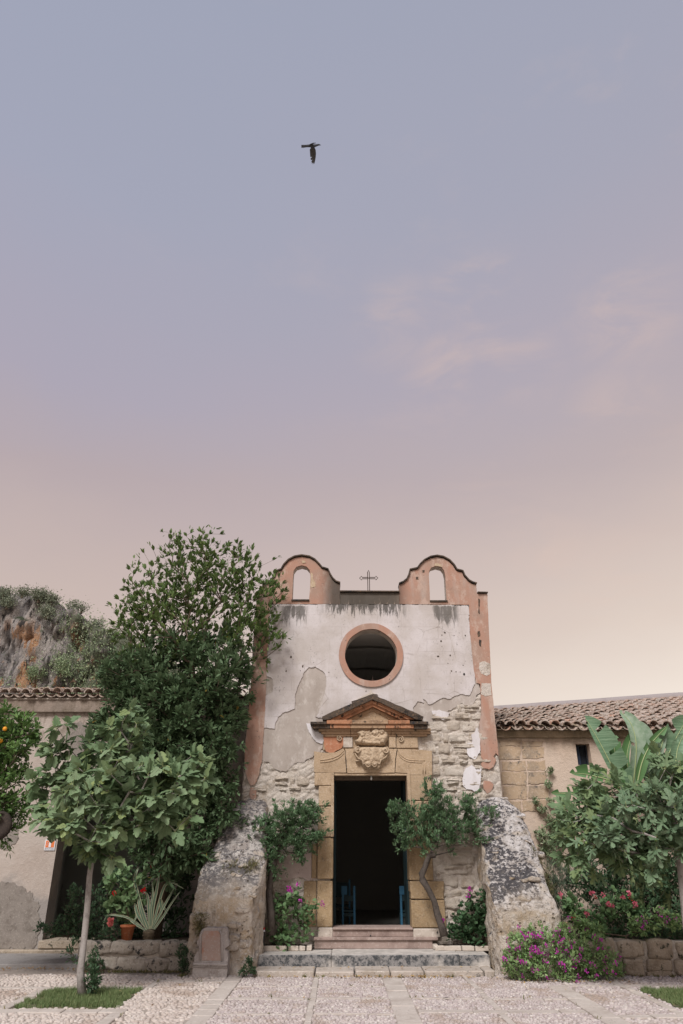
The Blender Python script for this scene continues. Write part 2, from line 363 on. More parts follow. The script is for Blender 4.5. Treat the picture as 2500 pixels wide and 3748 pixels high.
MT['parapet'] = coat('weathered_parapet', (.38, .29, .23), (.22, .17, .135), 2.2, False, .6)
def wallmat(name, a, b, light, low=None, seed=0.0):
    m = NT(name, .93); x, y, z = m.xyz(); n1 = m.noise(1.1, 7, .62, v=m.map((1, 1, 1), loc=(seed, 0, 0))); n2 = m.noise(11, 6, .7)
    c = m.mix(m.ss(n1, .36, .62), a, b); c = m.mix(m.ma('MULTIPLY', m.ss(n2, .52, .72), .5), c, light)
    if low is not None:
        zz = m.ma('ADD', z, m.ma('MULTIPLY', m.ma('SUBTRACT', m.noise(1.6, 6, .6), .5), 1.6)); c = m.mix(m.ma('MULTIPLY', m.ss(zz, 1.35, .95), .8), c, low)
    c = m.mix(m.ma('MULTIPLY', m.ma('MULTIPLY', m.ss(z, 3.4, 4.3), m.ss(m.noise(3, 7, .7, v=m.map((1.5, 1, .6))), .42, .62)), .6), c, (.12, .095, .065))
    m.col(c); m.bump(m.ma('ADD', n2, m.ma('MULTIPLY', m.noise(40, 4), .5)), .7, .025); return m.m
MT['left_wall'] = wallmat('left_house_plaster', (.41, .345, .30), (.46, .40, .355), (.53, .475, .43), (.27, .25, .235))
MT['left_dirty'] = wallmat('stained_plaster', (.30, .24, .20), (.22, .18, .15), (.38, .33, .28), seed=4.0)
MT['right_wall'] = wallmat('right_house_plaster', (.52, .405, .32), (.57, .46, .375), (.62, .52, .44), seed=8.0)
MT['cornice'] = wallmat('mossy_cornice', (.34, .26, .18), (.20, .155, .10), (.44, .37, .29), seed=2.0)
MT['quoin'] = stone_mat('quoin_stone', (.45, .335, .23), (.27, .22, .175), (.56, .47, .37), 3.2, .28, (.15, .13, .11), bd=.02, objrand=.3)
def simple(name, c, rough=.8, metal=0, spec=.3):
    m = NT(name, rough); m.col(c); m.b.inputs['Metallic'].default_value = metal; m.b.inputs['Specular IOR Level'].default_value = spec; return m.m
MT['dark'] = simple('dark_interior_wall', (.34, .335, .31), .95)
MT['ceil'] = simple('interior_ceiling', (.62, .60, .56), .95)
MT['blue'] = simple('blue_painted_wood', (.035, .125, .21), .6)
MT['teal'] = simple('dark_teal_wood', (.012, .03, .035), .6)
MT['iron'] = simple('rusty_iron', (.06, .04, .032), .8, .3)
MT['glassw'] = simple('frosted_glass', (.75, .75, .73), .25)
MT['plug'] = simple('grey_blue_socket', (.23, .30, .33), .5)
MT['sign_w'] = simple('sign_white', (.70, .70, .72), .5); MT['sign_o'] = simple('sign_orange', (.70, .19, .06), .5); MT['sign_k'] = simple('sign_ink', (.06, .06, .08), .6)
MT['red'] = simple('red_plastic', (.5, .03, .02), .4); MT['blackp'] = simple('black_pipe', (.02, .02, .025), .5)
def tile_mat():
    m = NT('clay_roof_tile', .9); oi = m.n('ShaderNodeObjectInfo'); r = m.n('ShaderNodeValToRGB'); m.t.links.new(oi.outputs['Random'], r.inputs[0])
    e = r.color_ramp.elements; cols = [(0, (.30, .19, .14)), (.25, (.36, .26, .205)), (.5, (.24, .165, .13)), (.72, (.42, .32, .26)), (.88, (.30, .25, .21)), (1, (.42, .21, .13))]
    e[0].position = 0; e[0].color = (*cols[0][1], 1); e[1].position = 1; e[1].color = (*cols[-1][1], 1)
    for p, c in cols[1:-1]: q = e.new(p); q.color = (*c, 1)
    c = m.mix(m.ss(m.noise(9, 7, .7), .50, .66), r.outputs[0], (.20, .16, .13)); c = m.mix(m.ss(m.noise(22, 6, .7, v=m.map((1, 1, 1), loc=(5, 5, 5))), .46, .60), c, (.54, .475, .415))
    c = m.mix(m.ss(m.noise(14, 6, .7, v=m.map((1, 1, 1), loc=(1, 8, 2))), .60, .68), c, (.06, .05, .045))
    m.col(c); m.bump(m.noise(40, 5), .6, .01); return m.m
MT['tile'] = tile_mat()
def leaf_mat(name, cols, rough=.5, trans=.18, var=.5, spec=.22):
    rough += .1
    m = NT(name, rough); m.b.inputs['Specular IOR Level'].default_value = spec
    rn = m.g.outputs['Random Per Island']; r = m.n('ShaderNodeValToRGB'); m.t.links.new(rn, r.inputs[0]); e = r.color_ramp.elements
    e[0].position = 0; e[0].color = (*cols[0], 1); e[1].position = 1; e[1].color = (*cols[-1], 1)
    for i, c in enumerate(cols[1:-1]): q = e.new((i + 1) / (len(cols) - 1)); q.color = (*c, 1)
    c = m.mix(m.ma('MULTIPLY', m.g.outputs['Backfacing'], .35), r.outputs[0], tuple(min(1, v * 1.6 + .03) for v in cols[len(cols) // 2]))
    c = m.mix(m.ma('MULTIPLY', m.noise(25, 3), .3), c, tuple(v * .6 for v in cols[0])); m.col(c)
    tr = m.n('ShaderNodeBsdfTranslucent'); m.put(c, tr.inputs[0]); mx = m.n('ShaderNodeMixShader'); mx.inputs[0].default_value = trans
    m.t.links.new(m.b.outputs[0], mx.inputs[1]); m.t.links.new(tr.outputs[0], mx.inputs[2]); m.t.links.new(mx.outputs[0], m.out.inputs[0]); return m.m
MT['laurel'] = leaf_mat('laurel_leaf', [(0.071, 0.140, 0.039), (0.066, 0.110, 0.035), (0.093, 0.150, 0.048), (0.128, 0.194, 0.060), (0.099, 0.159, 0.046), (0.166, 0.203, 0.054), (0.088, 0.141, 0.040)], .42)
MT['laurel_low'] = leaf_mat('lower_laurel_leaf', [(0.064, 0.108, 0.050), (0.091, 0.147, 0.070), (0.118, 0.182, 0.091), (0.081, 0.135, 0.063)], .45)
MT['fig'] = leaf_mat('fig_leaf_green', [(0.142, 0.222, 0.107), (0.170, 0.258, 0.132), (0.205, 0.287, 0.157), (0.142, 0.215, 0.113), (0.241, 0.301, 0.126)], .55, .2)
def leaf_obj_mat(name, cols, vein):
    m = NT(name, .55); oi = m.n('ShaderNodeObjectInfo'); r = m.n('ShaderNodeValToRGB'); m.t.links.new(oi.outputs['Random'], r.inputs[0]); e = r.color_ramp.elements
    e[0].position = 0; e[0].color = (*cols[0], 1); e[1].position = 1; e[1].color = (*cols[-1], 1)
    for i, c in enumerate(cols[1:-1]): q = e.new((i + 1) / (len(cols) - 1)); q.color = (*c, 1)
    t = m.n('ShaderNodeTexCoord'); x, y, z = m.xyz(t.outputs['Object'])
    ay = m.ma('ABSOLUTE', y); rib = m.ss(ay, .008, .022, 1, 0)
    for k in (.9, .35):
        d = m.ma('ABSOLUTE', m.ma('SUBTRACT', m.ma('MULTIPLY', m.ma('SUBTRACT', x, .02 if k == .9 else .22), k), ay)); rib = m.ma('MAXIMUM', rib, m.ss(d, .006, .018, .8, 0))
    c = m.mix(m.ma('MULTIPLY', m.g.outputs['Backfacing'], .5), r.outputs[0], (.20, .25, .165)); c = m.mix(m.ma('MULTIPLY', rib, .6), c, vein)
    m.col(c); m.bump(m.noise(7, 4, v=t.outputs['Object']), .35, .05)
    tr = m.n('ShaderNodeBsdfTranslucent'); m.put(c, tr.inputs[0]); mx = m.n('ShaderNodeMixShader'); mx.inputs[0].default_value = .2
    m.t.links.new(m.b.outputs[0], mx.inputs[1]); m.t.links.new(tr.outputs[0], mx.inputs[2]); m.t.links.new(mx.outputs[0], m.out.inputs[0]); return m.m
MT['figobj'] = leaf_obj_mat('fig_leaf_veined', [(0.153, 0.235, 0.116), (0.196, 0.279, 0.147), (0.231, 0.315, 0.180), (0.174, 0.257, 0.129), (0.289, 0.345, 0.129)], (.30, .33, .22))
MT['figobj_r'] = leaf_obj_mat('fig_leaf_lobed', [(0.118, 0.192, 0.107), (0.152, 0.235, 0.133), (0.186, 0.270, 0.165), (0.138, 0.214, 0.115)], (.27, .32, .20))
MT['citrus'] = leaf_mat('citrus_leaf', [(0.074, 0.142, 0.041), (0.116, 0.205, 0.061), (0.149, 0.252, 0.074), (0.083, 0.158, 0.054)], .35)
MT['oleander'] = leaf_mat('grey_green_leaf', [(0.072, 0.143, 0.068), (0.108, 0.193, 0.095), (0.144, 0.235, 0.122), (0.086, 0.160, 0.075), (0.187, 0.277, 0.150)], .55)
MT['geranium'] = leaf_mat('geranium_leaf', [(0.090, 0.173, 0.075), (0.128, 0.225, 0.098), (0.165, 0.270, 0.120), (0.105, 0.188, 0.075)], .6)
MT['geranium_l'] = leaf_mat('pale_geranium_leaf', [(0.188, 0.300, 0.138), (0.237, 0.350, 0.175), (0.150, 0.250, 0.112), (0.275, 0.375, 0.188)], .6)
MT['geranium_d'] = leaf_mat('dark_geranium_leaf', [(0.041, 0.088, 0.041), (0.054, 0.115, 0.051), (0.074, 0.135, 0.061)], .6)
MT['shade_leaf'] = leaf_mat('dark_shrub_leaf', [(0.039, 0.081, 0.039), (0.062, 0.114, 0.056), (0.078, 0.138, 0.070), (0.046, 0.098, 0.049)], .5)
MT['lantana'] = leaf_mat('trailing_geranium_leaf', [(0.134, 0.245, 0.091), (0.223, 0.357, 0.141), (0.335, 0.469, 0.203), (0.179, 0.290, 0.111)], .6)
MT['rosemary'] = leaf_mat('rosemary_needle', [(0.117, 0.164, 0.117), (0.152, 0.205, 0.140), (0.094, 0.137, 0.082), (0.176, 0.191, 0.129)], .7)
MT['weed'] = leaf_mat('dry_weed', [(0.176, 0.165, 0.066), (0.088, 0.132, 0.044), (0.264, 0.209, 0.110), (0.066, 0.110, 0.039)], .7)
MT['grass'] = leaf_mat('lawn_grass', [(.26, .25, .12), (0.098, 0.161, 0.058), (0.149, 0.224, 0.084), (0.199, 0.261, 0.117), (0.116, 0.173, 0.066)], .6)
MT['scrub'] = leaf_mat('hillside_leaf', [(0.168, 0.232, 0.132), (0.228, 0.305, 0.161), (0.305, 0.376, 0.216), (0.152, 0.216, 0.132), (0.457, 0.448, 0.319)], .8, .1)
MT['scrub_d'] = leaf_mat('cliff_top_scrub', [(0.150, 0.186, 0.132), (0.217, 0.238, 0.169), (0.259, 0.272, 0.187)], .8, .1)
MT['purple'] = leaf_mat('magenta_petal', [(0.567, 0.049, 0.432), (0.675, 0.081, 0.540), (0.486, 0.032, 0.351)], .6, .3)
MT['pink'] = leaf_mat('pink_petal', [(0.713, 0.149, 0.230), (0.805, 0.253, 0.322), (0.632, 0.103, 0.184)], .6, .3)
MT['rose'] = leaf_mat('salmon_rose_petal', [(.80, .22, .22), (.85, .33, .30), (.72, .16, .17)], .6, .3)
MT['redp'] = leaf_mat('red_petal', [(.55, .012, .018), (.65, .025, .025), (.45, .01, .012)], .6, .2)
MT['paleflower'] = leaf_mat('pale_mauve_petal', [(.34, .20, .28), (.42, .26, .34), (.30, .12, .26)], .6, .3)
MT['dry'] = leaf_mat('fallen_leaf', [(.42, .26, .09), (.50, .36, .14), (.30, .15, .06), (.38, .30, .18), (.16, .10, .06)], .8, .1)
MT['yellowleaf'] = leaf_mat('yellowed_leaf', [(.42, .30, .05), (.36, .26, .06), (.45, .22, .03)], .5, .2)
MT['bark_grey'] = stone_mat('grey_bark', (.34, .31, .29), (.20, .175, .16), (.46, .43, .41), 14, 0, bd=.01, pit=False)
MT['bark_dark'] = stone_mat('dark_bark', (.085, .07, .06), (.04, .032, .028), (.17, .15, .13), 12, 0, bd=.015, pit=False)
MT['bark_brown'] = stone_mat('brown_bark', (.12, .09, .065), (.06, .045, .035), (.19, .15, .11), 12, 0, bd=.01, pit=False)
MT['clay'] = stone_mat('terracotta_pot', (.40, .13, .055), (.30, .10, .045), (.46, .22, .13), 5, 0, bd=.004, pit=False)
MT['fruit'] = simple('orange_skin', (.75, .32, .03), .45); MT['figfruit'] = simple('unripe_fig', (.16, .24, .08), .5)
MT['potdark'] = stone_mat('dark_glazed_pot', (.045, .035, .03), (.025, .02, .018), (.09, .065, .05), 5, 0, bd=.004, pit=False)

# ================= ground =================
def ground_mat():
    m = NT('courtyard_bed', .95); c = m.mix(m.ss(m.noise(1.2, 7, .6), .35, .65), (.40, .345, .30), (.30, .25, .215)); m.col(c); m.bump(m.noise(30, 6), .8, .02); return m.m
mo('ground', [(-400, -60, -.004), (400, -60, -.004), (400, 500, -.004), (-400, 500, -.004)], [(0, 1, 2, 3)], ground_mat(), kind='structure')
bed = mo('courtyard_bedding', [(-14, -15.5, 0), (14, -15.5, 0), (14, .9, 0), (-14, .9, 0)], [(0, 1, 2, 3)], ground_mat(), kind='structure')
GR = [(-4.22, -2.9, -4.02, -2.62), (4.32, 5.75, -4.02, -2.62)]       # lawn squares round the two fig trees
strips = []       # x0, x1, y0, y1, piece length
def V_(x, wd, y0=-5.6, y1=-1.42, L=.42): strips.append((x - wd / 2, x + wd / 2, y0, y1, L, 'y'))
def H_(y, wd, x0, x1, L=.55): strips.append((x0, x1, y - wd / 2, y + wd / 2, L, 'x'))
V_(-.395, .085); V_(.80, .30, L=.62); V_(1.99, .09); V_(-1.70, .25, L=.38); V_(-2.84, .10, y0=-2.55); V_(3.22, .28, y1=-2.3, L=.5); V_(4.2, .10, y0=-5.6, y1=-1.9); V_(-2.78, .16, -5.6, -4.1, .4)
H_(-3.36, .10, -.35, .64); H_(-3.36, .16, -1.56, -.45); H_(-4.4, .07, -1.56, -.45); H_(-4.4, .07, -.35, .64); H_(-2.4, .06, -.35, .64); H_(-2.4, .05, -1.56, -.45)
H_(-3.36, .08, .96, 1.93); H_(-4.25, .2, .96, 3.07); H_(-3.4, .10, 2.05, 3.07); H_(-4.55, .2, 3.37, 6.5); H_(-2.3, .12, 3.37, 5.2)
H_(-4.22, .24, -6.5, -2.7, .5); H_(-2.5, .13, -6.5, -2.9, .5); H_(-1.9, .16, -2.9, -1.83, .5)
V_(-4.33, .15, -4.1, -2.57, .4)
cb = thing('paving', (0, -3, 0), '', ''); cb['kind'] = 'structure'
for (x0, x1, y0, y1, L, ax) in strips:
    a, b = (y0, y1) if ax == 'y' else (x0, x1); p = a
    while p < b - .08:
        q = min(b, p + L * random.uniform(.7, 1.35)); h = .017 + random.uniform(-.004, .004); g = .006
        e = [random.uniform(-.006, .006) for _ in range(2)]
        if ax == 'y': bx('paving_slab', x0 + e[0], x1 + e[1], p + g, q - g, -.02, h, MT['slab'], cb, .008, .004)
        else: bx('paving_slab', p + g, q - g, y0 + e[0], y1 + e[1], -.02, h, MT['slab'], cb, .008, .004)
        p = q
def on_strip(x, y, r=.012):
    for s in strips:
        if s[0] - r < x < s[1] + r and s[2] - r < y < s[3] + r: return True
    for g in GR:
        if g[0] < x < g[1] and g[2] < y < g[3]: return True
    return False
cm = NT('river_cobble', .85); rn = cm.g.outputs['Random Per Island']
r_ = cm.n('ShaderNodeValToRGB'); cm.t.links.new(rn, r_.inputs[0]); e_ = r_.color_ramp.elements
e_[0].position = 0; e_[0].color = (.33, .28, .26, 1); e_[1].position = 1; e_[1].color = (.55, .50, .455, 1)
for p_, c_ in ((.3, (.41, .345, .335)), (.6, (.49, .43, .405)), (.8, (.36, .305, .30))): q_ = e_.new(p_); q_.color = (*c_, 1)
cx_ = cm.xyz()[0]; warm = cm.ss(cm.ma('ADD', cx_, cm.ma('MULTIPLY', cm.noise(1.4, 4), .8)), -1.5, -1.1, 1, 0)
c_ = cm.mix(cm.ma('MULTIPLY', warm, .55), r_.outputs[0], (.53, .46, .395)); c_ = cm.mix(cm.ss(cm.noise(30, 5, .7), .52, .7), c_, (.62, .58, .54)); cm.col(cm.mix(cm.ss(cm.noise(1.1, 7, .72), .50, .64), c_, (.34, .27, .225))); cm.bump(cm.noise(60, 4), .3, .006); MT['cobble'] = cm.m
cobs = []
y = -5.7
while y < -1.2:
    x = -7.2; sc = .064 if True else 0
    while x < 7.2:
        s = .066 if x < -1.85 else (.052 if x < 3 else .060)
        xx = x + random.uniform(-.25, .25) * s; yy = y + random.uniform(-.3, .3) * s
        if not on_strip(xx, yy) and abs(xx) < (yy + 15) * .46 + .5: cobs.append((xx, yy, s * random.uniform(.40, .68), s * random.uniform(.34, .54), random.uniform(.010, .026), random.uniform(0, 3.14)))
        x += s * random.uniform(.9, 1.1)
    y += .047
# thin the coarse left courses so that large stones do not pile up
keep = []
for c in cobs:
    if (c[0] < -1.85 or c[0] > 3) and random.random() < .20: continue
    keep.append(c)
cobs = keep
def dome(c, seg=7):
    x, y, a, b, h, r = c; V = []; ca, sa = math.cos(r), math.sin(r); jt = [random.uniform(.85, 1.12) for _ in range(seg)]
    for f, z in ((1.0, -.01), (.86, .6), (.5, .95)):
        for k in range(seg):
            t = 2 * math.pi * k / seg; u, v = a * f * jt[k] * math.cos(t), b * f * jt[k] * math.sin(t); V.append((x + u * ca - v * sa, y + u * sa + v * ca, z * h))
    F = []
    for i in range(2):
        for k in range(seg): F.append((i * seg + k, i * seg + (k + 1) % seg, (i + 1) * seg + (k + 1) % seg, (i + 1) * seg + k))
    F.append(tuple(2 * seg + k for k in range(seg))); return V, F
vis = [c for c in cobs if abs(c[0]) < (c[1] + 15) * .385 and c[1] > -4.85]; vis.sort(key=lambda c: c[1] - c[2] * 6)
near = set(id(c) for c in vis[:290]); mb = MB()
for c in cobs:
    V, F = dome(c)
    if id(c) in near:
        mo('cobblestone', [(v[0] - c[0], v[1] - c[1], v[2]) for v in V], F, MT['cobble'], cb, True).location = (c[0], c[1], 0)
    else: mb.add(V, F)
mb.build('cobblestone_field', MT['cobble'], cb, True, kind='stuff')
def lawn(g, n):
    V = []; F = []
    x0, x1, y0, y1 = g; k = 0
    for i in range(n):
        x = random.uniform(x0 - .05, x1 + .05); y = random.uniform(y0 - .05, y1 + .05); e = min(x - x0, x1 - x, y - y0, y1 - y) + .09
        if e < .10 * (1 + 1.2 * noise.noise(Vector((x * 5, y * 5, 0)))) or noise.noise(Vector((x * 3.1, y * 3.1, 7))) > random.uniform(.1, .5): continue
        h = random.uniform(.025, .06) * (1 + .5 * noise.noise(Vector((x * 4, y * 4, 2)))); a = random.uniform(0, 6.28); l = random.uniform(.2, 1) * h; w_ = .004
        V += [(x - w_ * math.sin(a), y + w_ * math.cos(a), .01), (x + w_ * math.sin(a), y - w_ * math.cos(a), .01), (x + l * math.cos(a), y + l * math.sin(a), .015 + h)]; F.append((k, k + 1, k + 2)); k += 3
    return np.array(V), np.array(F)
for g, lb in zip(GR, ('square lawn patch around the slender fig trunk', 'clipped lawn corner at the right edge of the paving')):
    gm = NT('lawn_soil'); gm.col(gm.mix(gm.ss(gm.noise(14, 5), .4, .6), (.075, .10, .045), (.16, .13, .085))); gm.bump(gm.noise(40, 4), .6, .02)
    bx('lawn_base', g[0], g[1], g[2], g[3], -.02, .010, gm.m, cb)
    V, F = lawn(g, 15000); mo('lawn', V, F, MT['grass'], kind='stuff')

# ================= church =================
church = thing('church', (.6, 0, 0), 'small old chapel with peeling white and terracotta plaster, twin bell gables and round window', 'church')
XR = 3.15; oc = P(900 + 717 * .6378, 1980 + 657 * .6378, 0)
gR = [(880, 300), (880, 252), (905, 242), (925, 225), (938, 198), (942, 172), (965, 168), (985, 163), (1000, 142), (1025, 117), (1060, 99), (1095, 93), (1130, 99), (1165, 118), (1190, 145), (1207, 172), (1240, 180), (1250, 205), (1275, 233), (1300, 247), (1322, 252), (1326, 303), (1385, 305)]
gL = [(62, 303), (100, 302), (103, 252), (128, 247), (150, 230), (170, 205), (178, 180), (206, 170), (222, 142), (247, 116), (280, 98), (320, 91), (365, 98), (395, 115), (420, 140), (435, 160), (470, 170), (480, 195), (495, 220), (515, 240), (540, 248), (540, 298)]
topL, topR = w2('A', gL), w2('A', gR)
right_e = w2('N', [(1799, 2509), (1822, 2750)]); left_e = w2('N', [(896, 2750), (928, 2400)])
dx0, dx1 = P(1222, 2950, 0).x - .06, P(1493, 2950, 0).x + .06; dz1 = P(1300, 2832, 0).z + .1
outl = [(-1.98, .1)] + left_e + topL + topR + right_e + [(XR + .02, .1), (dx1, .1), (dx1, dz1), (dx0, dz1), (dx0, .1)]
def circ(c, r, n=40, jit=0): return [(c.x + (r + jit * noise.noise(Vector((math.cos(2 * math.pi * k / n) * 2, math.sin(2 * math.pi * k / n) * 2, 3)))) * math.cos(2 * math.pi * k / n), c.z + (r + jit * noise.noise(Vector((math.cos(2 * math.pi * k / n) * 2, math.sin(2 * math.pi * k / n) * 2, 3)))) * math.sin(2 * math.pi * k / n)) for k in range(n)]
opR = [(1057, 347), (1054, 270), (1050, 200), (1052, 172), (1064, 152), (1094, 143), (1122, 150), (1137, 168), (1145, 200), (1148, 270), (1153, 347)]
opL = [(265, 342), (268, 270), (271, 200), (274, 170), (290, 148), (320, 139), (348, 146), (366, 166), (371, 200), (368, 270), (362, 342)]
oR, oL = w2('A', opR), w2('A', opL)
# the wall stands in two heights: 0.5 m thick below, 0.38 m at the bell gables; one solid with its openings
slabw('front_wall', outl, 0, .24, MT['core'], church, [circ(oc, .56), oR, oL])
zc = P(1300, 2215, 0).z
# coats of plaster
white = [(138, 363), (300, 364), (520, 365), (540, 364), (880, 364), (1280, 370), (1285, 500), (1298, 650), (1310, 750), (1315, 818), (1300, 850), (1285, 885), (1260, 885), (1230, 878), (1190, 895), (1175, 905), (1130, 900), (1100, 915), (1075, 932), (1050, 938), (1015, 905), (1022, 930), (985, 920), (965, 948), (962, 980), (1005, 1020), (900, 1040), (600, 1040), (400, 1010), (418, 990), (440, 910), (458, 850), (462, 790), (440, 745), (400, 720), (360, 725), (330, 760), (300, 830), (280, 900), (280, 962), (210, 985), (185, 1010), (165, 1077), (105, 1072), (110, 890), (150, 870), (160, 830), (150, 790), (120, 775), (125, 650), (132, 500)]
wz = w2('A', white, -.05)
slabw('white_plaster', ragged(ragged(wz, .018, .05, 3.0), .010, .016, 8.0), -.05, -.0, MT['white'], church, [circ(oc, .665, 40, .01)])
grey = [(100, 600), (160, 640), (480, 640), (520, 740), (600, 830), (717, 862), (830, 830), (900, 760), (930, 740), (1330, 780), (1345, 870), (1320, 900), (1300, 940), (1270, 960), (1240, 930), (1190, 960), (1150, 985), (1100, 1010), (1070, 1040), (1040, 1060), (900, 1040), (480, 1040), (440, 1180), (400, 1250)]
grey = px('A', grey) + px('B', [(740, 130), (650, 170), (600, 200), (560, 235), (480, 245), (400, 310), (330, 330), (280, 300), (215, 230), (160, 215), (130, 330), (90, 430), (150, 100)]) + px('A', [(95, 1170), (100, 1000)])
slab('grey_render', 'N', grey, -.032, 0, MT['grey'], church, (), .03, 5.0, step=.03)
for i, (fr, q, yb) in enumerate([('A', [(1066, 975), (1110, 968), (1170, 985), (1165, 1005), (1135, 1028), (1115, 1020), (1110, 1005), (1075, 1000)], 0),
        ('A', [(1330, 1068), (1343, 1130), (1343, 1215), (1310, 1253), (1285, 1240), (1268, 1215), (1272, 1160), (1300, 1155), (1295, 1110), (1315, 1095), (1318, 1075)], 0),
        ('C', [(795, 290), (850, 262), (900, 285), (945, 285), (947, 380), (935, 450), (915, 505), (880, 515), (830, 495), (800, 497), (765, 450), (770, 380), (780, 330)], 0),
        ('A', [(345, 1045), (372, 1050), (395, 1090), (445, 1110), (442, 1172), (400, 1150), (365, 1100)], 0)]):
    slab('white_plaster_patch', fr, q, -.055, 0, MT['white_r'], church, (), .018, 7.0 + i, step=.02)
orR = px('A', [(1280, 362), (1058, 362)]) and None
band_r = px('A', [(880, 362), (880, 300)]) + px('A', gR[1:]) + px('A', [(1410, 830), (1448, 1200)]) + px('C', [(1110, 175), (1085, 145), (1060, 180), (1088, 210), (1062, 280), (1020, 305), (1000, 295), (960, 292), (943, 250), (967, 213), (945, 190), (940, 100), (932, 0)]) + px('A', [(1338, 1050), (1352, 1000), (1350, 900), (1345, 820), (1322, 815), (1310, 750), (1298, 650), (1285, 500), (1280, 366)])
slab('terracotta_plaster', 'N', band_r, -.054, 0, MT['orange'], church, [w2('A', opR, -.054)], .007, 11.0, step=.025)
band_l = px('A', [(540, 362), (138, 360), (132, 500), (122, 650), (115, 850), (105, 1072)]) + px('B', [(165, 0), (160, 120), (150, 240), (130, 330), (105, 420), (80, 450), (45, 458), (20, 410), (-8, 330)]) + px('N', [(896, 2750), (928, 2400)]) + px('A', gL)
slab('terracotta_plaster', 'N', band_l, -.054, 0, MT['orange'], church, [w2('A', opL, -.054)], .007, 13.0, step=.025)
slab('terracotta_plaster', 'C', [(970, 415), (1030, 418), (1062, 445), (1052, 490), (1030, 520), (1000, 536), (970, 490), (962, 450)], -.05, 0, MT['orange'], church, (), .008, 15.0)
slab('terracotta_plaster', 'B', [(40, 478), (75, 480), (100, 500), (96, 590), (48, 590), (30, 540)], -.05, 0, MT['orange'], church, (), .008, 16.0)
for i in range(46):      # small holes and flakes knocked out of the coat
    zn = random.choice(('A', 'B', 'C', 'C', 'D')); cx0, cz0, sx_, sz_ = dict(A=(-.75, 5.3, .35, .5), B=(2.3, 5.9, .25, .5), C=(2.45, 5.2, .35, .45), D=(.9, 4.95, .6, .2))[zn]
    hx_, hz_ = random.gauss(cx0, sx_), random.gauss(cz0, sz_); r_h = random.choice((.007, .009, .012, .016, .024))
    if not inside((hx_, hz_), wz) or (hx_ - oc.x) ** 2 + (hz_ - oc.z) ** 2 < .75 ** 2 or hz_ > 6.5: continue
    pg = [(hx_ + r_h * random.uniform(.5, 1.3) * math.cos(a_ * .9), hz_ + r_h * random.uniform(.6, 1.6) * math.sin(a_ * .9)) for a_ in range(7)]
    slabw('plaster_hole', pg, -.0525, -.045, MT['lichened'], church)
slab('parapet_plaster', 'A', [(541, 300), (879, 301), (879, 363), (541, 363)], -.046, 0, MT['parapet'], church)
# worn masonry pocket beside the left bell opening
for q, yy in (([(372, 180), (385, 190), (383, 215), (398, 235), (400, 262), (372, 268)], -.062), ([(1085, 128), (1118, 132), (1128, 150), (1100, 143), (1082, 143)], -.066), ([(318, 112), (338, 112), (345, 124), (325, 128)], -.066)):
    slab('bare_masonry', 'A', q, yy, -.03, MT['carved'], church, (), .006, 3)
for i, q in enumerate([[(1340, 695), (1372, 690), (1402, 705), (1404, 760), (1385, 775), (1350, 762), (1336, 730)], [(1352, 815), (1406, 820), (1411, 885), (1372, 892), (1350, 880)], [(1330, 520), (1342, 515), (1345, 545), (1332, 550)], [(1338, 565), (1352, 570), (1350, 608), (1340, 600)], [(1334, 330), (1343, 335), (1341, 420), (1333, 410)], [(975, 205), (990, 205), (992, 222), (976, 220)], [(1012, 168), (1026, 166), (1026, 180), (1014, 182)], [(1255, 540), (1262, 538), (1262, 552)]]):
    slab('bare_masonry', 'A', q, -.0585 - .001 * (i % 3), -.03, MT['core'] if i < 2 else MT['lichened'], church, (), .012, 31 + i, step=.02)
def coping(pl, Y0=-.10, Y1=.26, t=.026):
    n = len(pl); V = []; F = []
    for i, (x, z) in enumerate(pl):
        a = Vector(pl[max(i - 1, 0)]); b = Vector(pl[min(i + 1, n - 1)]); d = (b - a); d = d.normalized() if d.length else Vector((1, 0)); nn = Vector((-d.y, d.x))
        if nn.y < 0 and abs(nn.y) > .5: nn = -nn
        j = .006 * noise.noise(Vector((x * 15, z * 15, 1)))
        V += [(x, Y0 + j * 2, z), (x + nn.x * (t + j), Y0 + j * 2, z + nn.y * (t + j)), (x + nn.x * (t + j), Y1, z + nn.y * (t + j)), (x, Y1, z)]
    for i in range(n - 1):
        for k in range(4): F.append((i * 4 + k, i * 4 + (k + 1) % 4, i * 4 + 4 + (k + 1) % 4, i * 4 + 4 + k))
    F += [(0, 1, 2, 3), tuple((n - 1) * 4 + k for k in (3, 2, 1, 0))]
    o = mo('coping', V, F, MT['lichened'], church); bm = bmesh.new(); bm.from_mesh(o.data); bmesh.ops.recalc_face_normals(bm, faces=bm.faces[:]); bm.to_mesh(o.data); bm.free()
def dense(pl, st=.05):
    out = []
    for a, b in zip(pl[:-1], pl[1:]):
        a = Vector(a); b = Vector(b); k = max(1, int((b - a).length / st)); out += [tuple(a.lerp(b, q / k)) for q in range(k)]
    return out + [pl[-1]]
coping(dense(topL[1:-1])); coping(dense(topR[1:-2])); coping(dense([(topL[-1][0], topL[-1][1]), topR[0]])); coping(dense(topR[-2:]), -.105, .3, .02)
coping(dense([topL[0], topL[1]]))
for op in (oL, oR):        # sills of the bell openings
    bx('bell_sill', op[0][0] - .01, op[-1][0] + .01, -.085, .25, op[0][1] - .035, op[0][1] + .004, MT['lichened'], church, .006)
